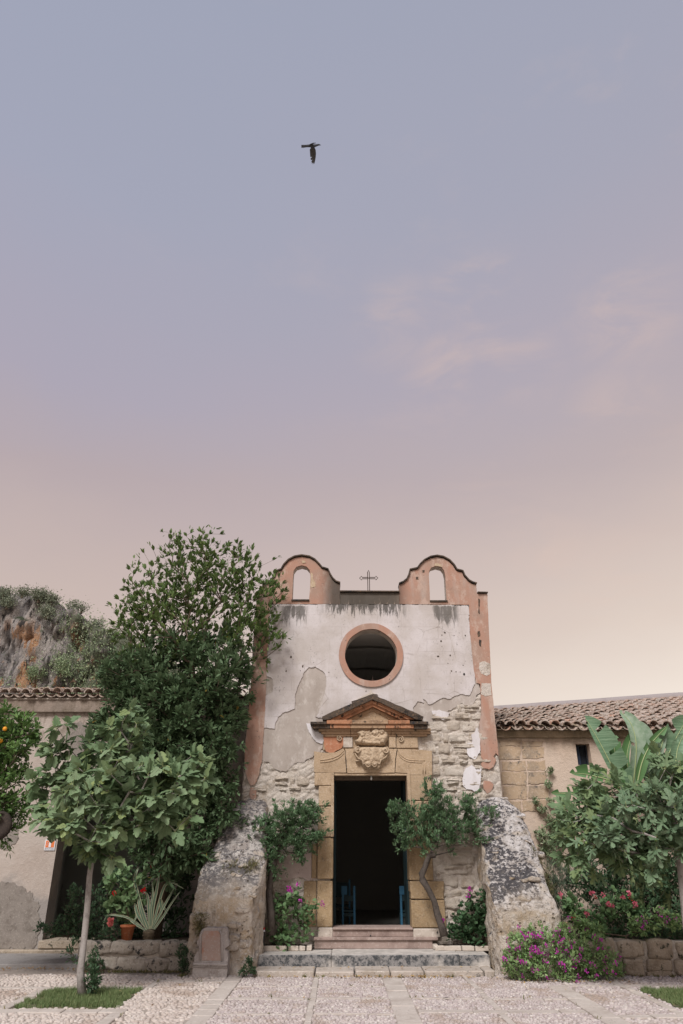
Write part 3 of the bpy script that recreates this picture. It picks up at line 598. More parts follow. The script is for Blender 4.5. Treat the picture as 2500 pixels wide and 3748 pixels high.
# round window: worn terracotta ring, deep reveal
ringo = circ(oc, .682, 48, .012); ringi = circ(oc, .555, 48, .02)
win = slabw('round_window', ringo, -.085, 0, MT['orange'], church, [ringi])
mb = MB()
for k in range(40):
    a, b = [2 * math.pi * (k + d) / 40 for d in (0, 1)]
    for (r0, y0, r1, y1) in ((.565, -.02, .555, .05), (.555, .05, .55, .235)):
        mb.add([(oc.x + r0 * math.cos(a), y0, oc.z + r0 * math.sin(a)), (oc.x + r0 * math.cos(b), y0, oc.z + r0 * math.sin(b)), (oc.x + r1 * math.cos(b), y1, oc.z + r1 * math.sin(b)), (oc.x + r1 * math.cos(a), y1, oc.z + r1 * math.sin(a))], [(0, 1, 2, 3)])
mb.build('reveal', MT['pale'], win, True)
mb = MB(); q = P(900 + 727 * .6378, 1980 + 800 * .6378, .1); mb.tube([(q.x, .1, q.z - .04), (q.x, .1, q.z + .09)], .006, 5); mb.tube([(q.x - .03, .1, q.z + .02), (q.x + .03, .1, q.z + .02)], .005, 5); mb.build('iron_stub', MT['iron'], win)
# iron cross
def ct(x, y): return P(*px('A', [(x, y)])[0], 0.1)
mb = MB(); rr = .009
b0, b1, tp, lft, rgt = ct(699, 298), ct(711, 298), ct(704, 168), ct(652, 213), ct(758, 212)
xl, xr = ct(699, 213).x, ct(709, 213).x; zt, zb = ct(700, 209).z, ct(700, 217).z; zp = ct(700, 180).z
for pts in ([(xl, .1, b0.z), (xl, .1, zt)], [(xr, .1, b0.z), (xr, .1, zt)], [(xl, .1, zt), (xl, .1, zp), (tp.x, .1, tp.z), (xr, .1, zp), (xr, .1, zt)],
            [(xl, .1, zt), (lft.x + .06, .1, zt), (lft.x + .05, .1, zt + .03), (lft.x, .1, lft.z), (lft.x + .05, .1, zb - .03), (lft.x + .06, .1, zb), (xl, .1, zb)],
            [(xr, .1, zt), (rgt.x - .06, .1, zt), (rgt.x - .05, .1, zt + .03), (rgt.x, .1, rgt.z), (rgt.x - .05, .1, zb - .03), (rgt.x - .06, .1, zb), (xr, .1, zb)], [(xl, .1, zt), (xr, .1, zb)]):
    mb.tube(pts, rr, 6)
mb.build('cross', MT['iron'], church)

# exposed rubble: every stone a piece
def stone_variants(n, name, m, res=5, flat=False):
    out = []
    for k in range(n):
        bm = bmesh.new(); bmesh.ops.create_grid(bm, x_segments=res, y_segments=res, size=.5); sd_ = random.uniform(0, 99)
        for v in bm.verts:
            x, y = v.co.x, v.co.y; ed = max(abs(x), abs(y)) * 2; r2 = (abs(x * 2) ** 7 + abs(y * 2) ** 7) ** (1 / 7)
            f = 1 / max(r2, 1) if r2 > 1 else 1; nn = noise.noise(Vector((x * 1.6, y * 1.6, sd_))); n2_ = noise.noise(Vector((x * 4, y * 4, sd_)))
            n3_ = noise.noise(Vector((x * 9, y * 9, sd_))); h = (1 - min(1, r2) ** 7) * .72 + .40 * nn + .34 * n2_ + .26 * n3_
            if ed > .98: h = -.5
            v.co = Vector((x * f * (1 + .12 * nn), -h, y * f * (1 + .14 * noise.noise(Vector((x * 3, y * 3, sd_ + 5))))))
        bmesh.ops.recalc_face_normals(bm, faces=bm.faces[:])
        me = bpy.data.meshes.new(name); bm.to_mesh(me); bm.free(); me.materials.append(m)
        if sum(p.normal.y for p in me.polygons) > 0: me.flip_normals()
        me.polygons.foreach_set('use_smooth', np.ones(len(me.polygons), dtype=bool)); out.append(me)
    return out
RV = stone_variants(12, 'stone', MT['rubble'], 9)
doorzone = [(dx0 - .42, .2), (dx1 + .42, .2), (dx1 + .42, 4.35), (dx0 - .42, 4.35)]
greyw = w2('N', grey, -.03); bandw = [w2('N', b, -.05) for b in (band_r, band_l)]
def bare(c): return not (inside(c, greyw) or inside(c, bandw[0]) or inside(c, bandw[1]) or inside(c, wz))
gx0, gz0, gs = -1.93, .27, .019; NX, NZ = int(5.07 / gs), int(4.65 / gs); V = []; F = []
for b_ in range(NZ + 1):
    for a_ in range(NX + 1):
        v = Vector((gx0 + a_ * gs, 0, gz0 + b_ * gs)); wv_ = Vector((v.x * 2.9 + .5 * noise.noise(v * 3), 0, v.z * 5.8 + .5 * noise.noise(v * 3 + Vector((5, 5, 5))))); d_ = noise.voronoi(wv_)[0]; cr_ = min(1, max(0, (d_[1] - d_[0]) / .22)); h = .002 + .034 * cr_ * (.8 + .5 * noise.noise(v * 3.3)) + .014 * noise.noise(v * 9) + .012 * noise.noise(v * 24); V.append((v.x, -max(.001, h), v.z))
for b_ in range(NZ):
    for a_ in range(NX):
        c = (gx0 + (a_ + .5) * gs, gz0 + (b_ + .5) * gs)
        if inside(c, doorzone) and abs(c[0] - (dx0 + dx1) / 2) < (dx1 - dx0) / 2 + .1: continue
        if bare(c): F.append((b_ * (NX + 1) + a_, b_ * (NX + 1) + a_ + 1, (b_ + 1) * (NX + 1) + a_ + 1, (b_ + 1) * (NX + 1) + a_))
mo('mortar', V, F, MT['core'], church, True)
zr = .30
while zr < 4.75:
    hgt = random.choice((.08, .11, .14, .17, .20, .23)); x = -1.92 + random.uniform(0, .2)
    while x < 3.12:
        ln = random.uniform(.20, .52) if random.random() < .7 else random.uniform(.09, .17); c = (x + ln / 2, zr + hgt / 2); x += ln + random.uniform(.004, .03)
        if inside(c, doorzone) or not bare(c): continue
        if c[0] < .4 and random.random() < .6: continue
        if random.random() < .12: continue
        if c[0] + ln / 2 > 3.13: continue
        parts_ = [(c[0], c[1], ln, hgt)]
        if hgt > .16 and random.random() < .35: parts_ = [(c[0], c[1] + hgt * .27, ln, hgt * .46), (c[0], c[1] - hgt * .24, ln * .9, hgt * .5)]
        for (qx, qz, ql, qh) in parts_:
            o = obj('stone', random.choice(RV), church)
            o.location = (qx, -.004, qz + random.uniform(-.012, .012)); o.scale = (ql * random.uniform(.93, 1.04), random.uniform(.04, .085), qh * random.uniform(.86, 1.04)); o.rotation_euler = (0, random.uniform(-.045, .045), 0)
    zr += hgt + .006
slab('pink_render_patch', 'B', [(290, 1180), (360, 1150), (520, 1080), (640, 1085), (650, 1200), (662, 1270), (680, 1340), (600, 1370), (500, 1330), (400, 1365), (300, 1375), (235, 1400), (225, 1500), (225, 1560), (200, 1540), (215, 1350), (250, 1280)], -.045, 0, stone_mat('pink_render', (.44, .36, .33), (.36, .28, .25), (.50, .43, .40), 2.5, 0, bd=.012), church, (), .012, 9)

# ---------- portal ----------
AS, AL = MT['ashlar'], MT['ashlar_low']
for fr, a, b, c, d, m, yf in [('B', 655, 333, 843, 458, AS, -.10), ('B', 697, 462, 843, 653, AS, -.10), ('B', 688, 661, 842, 948, AS, -.10), ('B', 682, 957, 834, 1350, AL, -.095), ('D', 680, 325, 830, 765, AL, -.09),
        ('B', 628, 1015, 676, 1345, AL, -.065), ('D', 552, 325, 676, 765, AL, -.06),
        ('C', 236, 356, 472, 600, AS, -.10), ('C', 240, 606, 478, 985, AS, -.10), ('C', 252, 992, 480, 1366, AL, -.095), ('C', 265, 1374, 590, 1480, AL, -.09), ('E', 270, 330, 585, 500, AL, -.088), ('E', 278, 506, 602, 775, AL, -.09)]:
    bl = block('ashlar_block', fr, a, b, c, d, yf, .30, m, church, .012, .006)
for fr, a, b, c, d in [('D', 690, 772, 829, 880), ('E', 294, 784, 556, 868)]: block('plinth_block', fr, a, b, c, d, -.11, .2, MT['pale'], church, .012, .006)
for x_, s_ in ((dx0 + .06, 1), (dx1 - .06, -1)):     # raised inner roll of the door frame
    mb = MB(); mb.box(*sorted((x_ + s_ * .0, x_ - s_ * .055)), -.125, -.095, P(0, 3062, -.1).z, dz1 - .1); mb.build('frame_moulding', AS, church)
def lint(name, pts, yf, m): return slab(name, 'F', pts, yf, .30, m, church, (), .004, 4.0)
lint('lintel_block', [(306, 700), (420, 716), (520, 712), (600, 672), (622, 690), (638, 918), (480, 918), (306, 912)], -.10, AS)
lint('lintel_block', [(626, 672), (1156, 674), (1138, 780), (1132, 918), (646, 922), (640, 820)], -.104, AS)
lint('lintel_block', [(1164, 674), (1360, 682), (1515, 695), (1518, 942), (1282, 940), (1278, 922), (1140, 916), (1146, 790)], -.10, AS)
mb = MB()
def ridge(pts, Y, r, sub=6):
    q = [P(*p, Y) for p in px('F', pts)]; out = []
    for i in range(len(q) - 1):
        p0, p1, p2, p3 = q[max(i - 1, 0)], q[i], q[i + 1], q[min(i + 2, len(q) - 1)]
        for k in range(sub):
            t = k / sub; out.append(.5 * ((2 * p1) + (p2 - p0) * t + (2 * p0 - 5 * p1 + 4 * p2 - p3) * t * t + (3 * p1 - p0 - 3 * p2 + p3) * t ** 3))
    out.append(q[-1]); mb.tube(out, r, 6)
for side in (1, 0):
    mb = MB()
    for o_ in (0, 26):
        if side:
            ridge([(1165 + o_ * .3, 685 + o_), (1195, 735 + o_), (1260, 780 + o_ * .8), (1340, 792 + o_ * .8)], -.10, .012); ridge([(1340, 792 + o_ * .8), (1448 - o_, 795 + o_ * .8)], -.10, .011, 1); ridge([(1448 - o_, 795 + o_ * .8), (1450 - o_, 930)], -.10, .010, 1)
        else: ridge([(612, 690 + o_), (560, 740 + o_), (470, 775 + o_), (370, 790 + o_ * .9)], -.10, .013)
    mb.build('swept_moulding', AS, church, True)
mb = MB(); q0, q1 = P(*px('F', [(515, 930)])[0], -.08), P(*px('F', [(1262, 930)])[0], -.08); mb.box(q0.x, q1.x, -.085, .1, q0.z - .03, q0.z + .012); mb.build('lintel_lip', AS, church)
bx('timber_lintel', q0.x, q1.x, .1, .3, q0.z - .10, q0.z + .1, MT['bark_brown'], church)
# frieze between lintel and cornice
slab('red_plaster_panel', 'F', [(402, 548), (622, 548), (612, 620), (590, 665), (540, 690), (500, 718), (460, 712), (428, 700), (412, 650)], -.09, 0, MT['redpatch'], church, (), .006, 2)
block('frieze_block', 'F', 606, 552, 700, 660, -.10, 0, MT['pale'], church, .01, .005)
block('frieze_block', 'F', 1072, 552, 1148, 665, -.12, 0, AS, church, .01, .004)
block('frieze_block', 'F', 1152, 552, 1372, 668, -.10, 0, AS, church, .012, .006)
block('frieze_backing', 'F', 400, 545, 1372, 690, -.05, 0, AS, church, .01, .004)
mb = MB()
def spiral(cx, cy, r, Y, turns=1.6, sgn=1, rad=.016):
    c = P(*px('F', [(cx, cy)])[0], Y); s = r * .35714 * MP(2700, Y); pts = []
    for k in range(26):
        f = k / 25; a = sgn * f * turns * 2 * math.pi + 1.2; pts.append(c + Vector((math.cos(a) * s * (1 - f * .85), -.01 - .012 * f, math.sin(a) * s * (1 - f * .85))))
    mb.tube(pts, [rad * (1 - .35 * k / 25) for k in range(26)], 6)
spiral(570, 568, 32, -.10, 1.5, 1, .014); spiral(1195, 578, 30, -.11, 1.5, -1, .014); mb.build('scroll', MT['carved'], church, True)
# crest: two carved blocks over the door
cw = lambda pts, Y=-.14: [(q.x, q.z) for q in (P(x, y, Y) for x, y in px('F', pts))]
up = [(728, 505), (770, 480), (830, 478), (875, 470), (895, 490), (915, 468), (955, 458), (1010, 462), (1050, 490), (1072, 530), (1070, 580), (1040, 610), (1045, 640), (990, 645), (880, 642), (770, 638), (735, 620), (722, 585), (760, 570), (765, 540)]
def bpt(l, Y=-.14): return [(P(*px('F', [(x, y)])[0], Y).x, P(*px('F', [(x, y)])[0], Y).z, r * .35714 * MP(2700, Y), h) for x, y, r, h in l]
relief('crest_crown', ragged(cw(up), .012, .03, 2), -.06, .15, .06, MT['carved'], church, bpt([(1020, 580, 45, .035), (770, 590, 32, .03), (930, 500, 38, .03), (800, 520, 30, .02), (1000, 500, 30, .02)]), .010, .02)
lo = [(712, 668), (730, 652), (800, 655), (900, 655), (1000, 655), (1050, 652), (1078, 672), (1080, 720), (1060, 760), (1040, 790), (1030, 815), (990, 820), (1000, 860), (970, 890), (935, 893), (905, 878), (880, 893), (840, 890), (800, 860), (790, 830), (770, 815), (735, 815), (728, 790), (760, 785), (735, 740), (708, 710)]
relief('crest_shield', ragged(cw(lo), .006, .04, 6), -.085, .13, .055, MT['carved'], church, bpt([(755, 690, 36, .04), (1040, 690, 34, .04), (855, 840, 30, .04), (928, 840, 32, .04), (750, 800, 20, .02), (900, 725, 120, .03)]), .009, .012)
mb = MB()
for a in ((757, 690, 34, 1), (1040, 690, 34, -1), (856, 838, 30, -1), (930, 838, 30, 1)): spiral(a[0], a[1], a[2], -.235, 1.3, a[3], .014)
for pts in ([(725, 720), (760, 770), (800, 790), (815, 830), (850, 805), (900, 818), (940, 805), (975, 828), (995, 790), (1040, 760), (1068, 715)],): ridge(pts, -.215, .015, 5)
mb.build('volute', MT['carved'], church, True)
# cornice: courses stepping outwards, dark with lichen at the ends
def course(name, x0, x1, y0, y1, Yf, m, j=.004, cuts=()):
    xs = [x0, *cuts, x1]
    for a, b in zip(xs[:-1], xs[1:]): block(name, 'F', a + 1.2, y0, b - 1.2, y1, Yf, 0, m, church, .007, j)
course('bed_moulding', 400, 1470, 520, 548, -.12, MT['mould'], cuts=(680, 1098)); course('bed_moulding', 378, 1505, 492, 520, -.155, MT['mould'], cuts=(680, 1098)); course('bed_moulding', 352, 1505, 464, 492, -.19, MT['mould'], cuts=(680, 1098))
course('cornice_block', 470, 680, 420, 463, -.25, MT['redstone']); course('cornice_block', 680, 1040, 420, 463, -.25, MT['mould']); course('cornice_block', 1040, 1330, 420, 463, -.25, MT['redstone'], cuts=(1190,)); course('cornice_block', 295, 470, 420, 465, -.25, MT['lichened']); course('cornice_block', 1330, 1470, 418, 470, -.25, MT['lichened'])
course('cornice_lip', 435, 700, 376, 420, -.285, MT['redstone']); course('cornice_lip', 700, 1065, 378, 420, -.285, MT['mould']); course('cornice_lip', 1065, 1290, 378, 420, -.285, MT['redstone']); course('cornice_lip', 268, 435, 395, 424, -.30, MT['lichened']); course('cornice_lip', 1290, 1480, 392, 424, -.30, MT['lichened'])
def chev(name, A, B, C, D, E_, F_, Yf, Yb, m, amp=.004): slab(name, 'F', [A, B, C, D, E_, F_], Yf, Yb, m, church, (), amp, 8, step=.04)
slab('tympanum', 'F', [(600, 385), (900, 230), (1240, 385)], -.078, 0, MT['ashlar'], church)
for s in (0, 1):
    f = lambda pts: pts if s == 0 else [(1818 - x + (x < 500) * 0, y) for x, y in pts]
    slab('raking_moulding', 'F', f([(655, 376), (700, 354), (905, 256), (909, 280), (909, 285), (760, 358), (730, 376)]), -.10, 0, MT['mould'], church, (), .003, 3 + s)
    slab('raking_moulding', 'F', f([(555, 372), (620, 345), (909, 205), (909, 240), (640, 366), (628, 374)]), -.19, 0, MT['redstone'], church, (), .003, 4 + s)
    slab('raking_moulding', 'F', f([(470, 372), (560, 328), (909, 168), (909, 206), (600, 348), (556, 372)]), -.235, 0, MT['redstone'], church, (), .004, 5 + s)
    slab('raking_cornice', 'F', f([(388, 345), (480, 300), (640, 232), (740, 188), (909, 122), (909, 166), (700, 262), (560, 326), (470, 370), (415, 378), (396, 370)]), -.30, 0, MT['lichened'], church, (), .006, 6 + s)
slab('mortar_fillet', 'F', [(690, 188), (740, 172), (800, 140), (860, 108), (880, 95), (888, 60), (900, 95), (930, 108), (960, 118), (909, 112), (860, 128), (800, 152)], -.10, 0, MT['pale'], church, (), .006, 12)
# threshold
q = lambda fr, x, y, Y: P(*px(fr, [(x, y)])[0], Y)
xa, xb = q('D', 829, 800, -.1).x, q('E', 292, 800, -.1).x; z0, z1, z2, z3 = q('D', 0, 963, -.2).z, q('D', 0, 893, -.2).z, q('D', 0, 865, -.2).z, q('D', 0, 772, -.12).z
bx('threshold_stone', xa, xb, -.10, .45, z2, z3 - .02, MT['marble'], church, .006); bx('threshold_nosing', xa, xb, -.135, .45, z3 - .035, z3, MT['marble'], church, .014, seg=3)
xa2, xb2 = q('D', 655, 930, -.2).x, q('E', 480, 930, -.2).x
bx('base_step', xa2, xb2, -.19, .1, z0 - .02, z1, MT['marble'], church, .006); bx('base_nosing', xa2 - .01, xb2 + .1, -.225, .1, z1, z2, MT['marble'], church, .014, seg=3)
mb = MB(); h0 = q('D', 1193, 850, -.14); mb.lathe([(.0, -.01), (.012, -.008), (.012, 0)], (h0.x, -.103, h0.z), 10, axis='Y'); mb.build('drain_hole', MT['blackp'], church)
ZS = z3
# body, inner room and roof
bx('side_wall', XR - .42, XR - .002, .24, 9.0, 0, 6.35, MT['grey'], church); bx('side_wall', -1.93, -1.53, .24, 9.0, 0, 6.35, MT['grey'], church); bx('back_wall', -1.93, XR, 9.0, 9.4, 0, 6.6, MT['grey'], church)
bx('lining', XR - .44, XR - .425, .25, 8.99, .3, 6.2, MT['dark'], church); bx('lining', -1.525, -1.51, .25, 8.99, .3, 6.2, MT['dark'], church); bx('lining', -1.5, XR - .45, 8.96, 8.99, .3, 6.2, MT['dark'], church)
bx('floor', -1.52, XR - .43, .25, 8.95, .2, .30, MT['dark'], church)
mb = MB(); xm = (XR - .43 - 1.5) / 2; hw = (XR - .43 + 1.5) / 2      # plastered barrel vault
for k in range(16):
    a, b = [math.pi * (k + d) / 16 for d in (0, 1)]
    mb.add([(xm + hw * math.cos(a), .25, 5.0 + 1.2 * math.sin(a)), (xm + hw * math.cos(b), .25, 5.0 + 1.2 * math.sin(b)), (xm + hw * math.cos(b), 8.95, 5.0 + 1.2 * math.sin(b)), (xm + hw * math.cos(a), 8.95, 5.0 + 1.2 * math.sin(a))], [(3, 2, 1, 0)])
for yk in (1.4, 3.6):
    for k in range(16):
        a, b = [math.pi * (k + d) / 16 for d in (0, 1)]; f = .95
        mb.add([(xm + hw * f * math.cos(a), y_, 5.0 + 1.2 * f * math.sin(a)) for y_ in (yk, yk + .3)] + [(xm + hw * f * math.cos(b), y_, 5.0 + 1.2 * f * math.sin(b)) for y_ in (yk + .3, yk)], [(0, 1, 2, 3)])
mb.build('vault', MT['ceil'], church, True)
slabw('roof', [(-1.85, 6.33), (.6, 6.80), (XR + .02, 6.33), (XR + .02, 6.22), (-1.85, 6.22)], .245, 9.5, MT['tile'], church)
for s_, xq in ((1, dx0 + .1), (-1, dx1 - .1)):          # the two door leaves stand open inside
    bx('door_leaf', *sorted((xq, xq - s_ * .05)), .46, 1.14, .31, dz1 - .08, MT['teal'], church, .004)

# tiles
def tile_mesh(name, r0=.108, r1=.082, L=.40, th=.017, seg=7, inv=False, m=None):
    V = []; F = []
    for (rr, yy) in ((r0, 0), (r1, L)):
        for off in (0, th):
            for k in range(seg + 1):
                a = math.pi * (.04 + .92 * k / seg); sgn = -1 if inv else 1; V.append((math.cos(a) * (rr - off), yy, sgn * math.sin(a) * (rr - off) * (.98 if not inv else .7)))
    n = seg + 1
    for k in range(seg):
        F += [(k, k + 1, 2 * n + k + 1, 2 * n + k), (n + k, 3 * n + k, 3 * n + k + 1, n + k + 1), (k, n + k, n + k + 1, k + 1)]
    F += [(0, 2 * n, 3 * n, n), (seg, n + seg, 3 * n + seg, 2 * n + seg)]
    if inv: F = [f[::-1] for f in F]
    return mesh(name, V, F, m or MT['tile'])
COV = tile_mesh('cover_tile'); PAN = tile_mesh('pan_tile', inv=True)
def roof_tiles(parent, x0, n, pitch, y0, z0, slope, rows, rowlen=.285, panrows=1, jit=1.0):
    for r in range(rows):
        for c in range(n):
            x = x0 + c * pitch; sl_ = math.atan(slope(x)); sag = .02 * noise.noise(Vector((x * .9, r * .25, 3))) * (1 if r else .6)
            d = r * rowlen
            if r < panrows:
                o = obj('pan_tile', PAN, parent); o.location = (x + pitch / 2 + random.uniform(-.012, .012), y0 + d * math.cos(sl_) - .02 + random.uniform(-.03, .03), z0 + sag + d * math.sin(sl_) + .028); o.rotation_euler = (sl_ - .03, random.uniform(-.07, .07), random.uniform(-.06, .06) * jit)
            if random.random() < .012 and r: continue
            o = obj('cover_tile', COV, parent); o.location = (x + random.uniform(-.018, .018) * jit, y0 + d * math.cos(sl_) + random.uniform(-.04, .04) * jit, z0 + sag + d * math.sin(sl_) + .052 + random.uniform(-.008, .014)); o.rotation_euler = (sl_ - .035 + random.uniform(-.02, .02), random.uniform(-.09, .09), random.uniform(-.08, .08) * jit)
# side eave tiles seen past the right edge of the facade
for k, yy in enumerate((.5, .9, 1.3)):
    o = obj('eave_tile', COV, church); o.location = (XR + .10, yy, 6.34); o.rotation_euler = (0, .17, R(90)); 
z_ = q('A', 1395, 430, .5).z
mb = MB(); mb.box(XR - .02, XR + .07, .45, 9, 6.12, 6.24); mb.build('side_cornice', MT['cornice'], church)

# ================= right wing =================
YR = .6
rw = thing('wing_building', (6, YR, 0), 'low ochre plastered wing to the right of the chapel, one small window, tiled roof', 'house')
ez = P(1900, 2666, YR - .2).z
wx0, wx1, wz0, wz1 = (lambda a, b: (a.x, b.x, b.z, a.z))(P(2106, 2722, YR), P(2168, 2800, YR))
slabw('wall', [(XR + .003, 0), (11, 0), (11, ez - .06), (XR + .003, ez - .06)], YR, YR + .4, MT['right_wall'], rw, [[(wx0, wz0), (wx1, wz0), (wx1, wz1), (wx0, wz1)]])
bx('cornice', XR + .006, 11, YR - .10, YR + .4, P(0, 2702, YR).z, P(0, 2672, YR - .1).z, MT['cornice'], rw, .02, seg=2); bx('cornice_lip', XR + .006, 11, YR - .15, YR + .4, P(0, 2672, YR - .1).z + .001, ez - .01, MT['pale'], rw, .01)
wn_ = slabw('window', [(wx0 - .004, wz0 - .004), (wx1 + .004, wz0 - .004), (wx1 + .004, wz1 + .004), (wx0 - .004, wz1 + .004)], YR + .2, YR + .25, simple('window_frame_wood', (.025, .03, .04), .6), rw, [[(wx0 + .03, wz0 + .03), (wx1 - .03, wz0 + .03), (wx1 - .03, wz1 - .03), (wx0 + .03, wz1 - .03)]])
bx('shutter', wx0 + .03, (wx0 + wx1) / 2 - .01, YR + .22, YR + .24, wz0 + .03, wz1 - .03, simple('shutter_blue', (.03, .045, .08), .6), wn_); bx('shutter', (wx0 + wx1) / 2 + .01, wx1 - .03, YR + .26, YR + .28, wz0 + .03, wz1 - .03, simple('shutter_navy', (.015, .02, .03), .6), wn_)
bx('room', wx0 - .3, wx1 + .3, YR + .41, YR + 1.2, wz0 - .3, wz1 + .3, MT['dark'], rw)
slope = lambda x: .235 + .019 * (min(x, 9) - 3.2); hinge = YR - .22
mo('roof_deck', [(XR + .01, hinge, ez - .03), (11, hinge, ez - .03), (11, hinge + 3.75, ez - .03 + 3.75 * slope(9)), (XR + .01, hinge + 3.75, ez - .03 + 3.75 * slope(XR))], [(0, 1, 2, 3)], MT['cornice'], rw)
def rtop(x): return 12 if x < 4.6 else 13
roof_tiles(rw, XR + .16, 22, .232, hinge - .03, ez, slope, 12, .30, 12)
# the rows nearest the ridge and the far end of the roof
mb = MB()
tv = [tuple(v.co) for v in COV.vertices]; tf = [tuple(p.vertices) for p in COV.polygons]
for c in range(33):
    sl_ = math.atan(slope(XR + .16 + c * .232))
    for r in range(13):
        if c < 22 and r < 12: continue
        x = XR + .16 + c * .232; d = r * .30; M = Matrix.Translation((x + random.uniform(-.01, .01), hinge - .03 + d * math.cos(sl_), ez + d * math.sin(sl_) + .052)) @ Matrix.Rotation(sl_ - .035, 4, 'X'); mb.add([M @ Vector(v) for v in tv], tf)
mb.build('far_tiles', MT['tile'], rw, kind='stuff')
zr_ = ez + 3.72 * slope(XR)
mb = MB(); rp = [(x, hinge + 3.72 + 0, ez + 3.72 * slope(x) + .06 + .012 * noise.noise(Vector((x, 0, 0)))) for x in np.linspace(XR + .02, 11, 24)]
mb.tube(rp, .15, 10); mb.build('ridge_cap', stone_mat('grey_ridge_mortar', (.30, .265, .26), (.25, .215, .21), (.34, .30, .30), 3, 0, bd=.01, pit=False), rw, True)
bx('back_wall', XR, 11, hinge + 3.8, hinge + 4.1, 0, zr_ - .1, MT['right_wall'], rw)
# quoin of ashlar beside the chapel
for (a, b, c, d) in [(165, 645, 325, 690), (330, 650, 495, 690), (165, 695, 320, 795), (338, 700, 505, 785), (180, 808, 365, 880), (375, 805, 512, 875), (185, 892, 372, 985), (380, 888, 525, 980), (195, 995, 372, 1100), (380, 995, 540, 1090), (205, 1110, 330, 1190), (340, 1105, 520, 1190)]:
    jq = lambda v: v + random.uniform(-5, 5)
    slab('ashlar_block', 'J', [(jq(a), jq(b)), (jq((a + c) / 2), jq(b)), (jq(c), jq(b)), (jq(c), jq(d)), (jq((a + c) / 2), jq(d)), (jq(a), jq(d))], YR - random.uniform(.006, .016), YR + .01, MT['quoin'], rw, (), .016, random.uniform(0, 50), step=.03)

# ================= left house =================
YL = 1.0
lh = thing('side_house', (-5, YL, 0), 'plain weathered house to the left of the chapel behind the fig tree, dark doorway', 'house')
xl0, xl1 = -5.79, -3.95; zd0 = P(300, 3440, YL).z; zd1 = 2.75
ezl = P(100, 2545, YL - .15).z
slabw('wall', [(-11, 0), (xl0, 0), (xl0, zd1), (xl1, zd1), (xl1, 0), (-1.96, 0), (-1.96, ezl - .03), (-11, ezl - .03)], YL, YL + .45, MT['left_wall'], lh)
for i, pp_ in enumerate([[(0, 3020), (60, 2960), (80, 3010), (60, 3080), (20, 3110), (-40, 3100)], [(-60, 3250), (40, 3230), (110, 3260), (140, 3310), (150, 3400), (120, 3480), (-60, 3470)], [(245, 2640), (320, 2650), (325, 2760), (280, 2790), (240, 2720)]]):
    slab('bare_render', 'N', [(x, y) for x, y in pp_], YL - .012, YL, stone_mat('rough_render', (.25, .22, .195), (.17, .145, .125), (.35, .315, .28), 5, .1, (.1, .09, .08), bd=.03), lh, (), .05, 21.0 + i, step=.03)
zc0, zc1 = P(0, 2607, YL - .08).z, P(0, 2561, YL - .08).z
bx('cornice', -11, -1.97, YL - .09, YL, zc0, zc1, MT['left_dirty'], lh, .012); bx('cornice_lip', -11, -1.97, YL - .12, YL, zc1 + .001, zc1 + .022, MT['pale'], lh, .006); bx('fascia', -11, -1.97, YL - .07, YL, zc1 + .023, ezl - .01, MT['left_dirty'], lh)
roof_tiles(lh, -10.9, 38, .232, YL - .18, ezl, lambda x: .2, 3, .30, 2)
mo('roof_deck', [(-11, YL - .1, ezl + .0), (-1.98, YL - .1, ezl + .0), (-1.98, YL + 4, ezl + .8), (-11, YL + 4, ezl + .8)], [(0, 1, 2, 3)], MT['tile'], lh)
bx('back_wall', -11, -1.98, YL + 4, YL + 4.3, 0, ezl + .7, MT['left_dirty'], lh)
# dark passage behind the doorway
V = [(xl0, YL + .45, 0), (xl1, YL + .45, 0), (xl1, YL + .45, 3), (xl0, YL + .45, 3), (xl0 - 1, YL + 3.5, 0), (xl1 + 1, YL + 3.5, 0), (xl1 + 1, YL + 3.5, 3), (xl0 - 1, YL + 3.5, 3)]
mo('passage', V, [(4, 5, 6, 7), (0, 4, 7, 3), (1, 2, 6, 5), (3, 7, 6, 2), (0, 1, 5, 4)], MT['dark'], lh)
bx('door_sill', xl0 - .02, xl1 + .1, YL - .12, YL + .44, zd0 - .14, zd0, MT['block_r'], lh, .012, .006)
bx('door_stop', xl0 + .0, xl0 + .09, YL + .2, YL + .3, zd0 + .002, zd0 + .085, MT['pale'], lh, .008)
bx('foundation_ledge', -7.2, -4.45, YL - .22, YL - .004, .0, zd0 - .145, MT['block_r'], lh, .02, .012)
bx('pavement', -7.6, -4.5, P(0, 0, 0).y - .6, YL - .2, -.02, .085, stone_mat('grey_pavement', (.25, .235, .225), (.18, .165, .155), (.33, .31, .30), 3, 0, bd=.01), None, .015, .01, kind='structure')
# safety sign
q0, q1 = P(167, 3073, YL - .015), P(199, 3113, YL - .015)
sg = thing('extinguisher_sign', ((q0.x + q1.x) / 2, YL - .01, q1.z), 'small white and orange extinguisher sign on the wall left of the dark doorway', 'sign')
bx('sign_plate', q0.x, q1.x, YL - .02, YL - .006, q1.z, q0.z, MT['sign_w'], sg, .003)
W_, H_s = q1.x - q0.x, q0.z - q1.z; zz0 = q1.z + H_s * .28
mb = MB(); mb.box(q0.x + .02 * 1, q1.x - .02, YL - .024, YL - .0205, zz0, q0.z - .02); mb.build('pictogram_field', MT['sign_o'], sg)
xc = (q0.x + q1.x) / 2; mb = MB(); cyl = [(xc + a * W_, zz0 + b * H_s) for a, b in ((-.10, .02), (.12, .02), (.12, .42), (.06, .50), (.06, .56), (-.04, .56), (-.04, .5), (-.10, .42))]
slabw('pictogram_cylinder', cyl, YL - .028, YL - .0245, MT['sign_w'], sg)
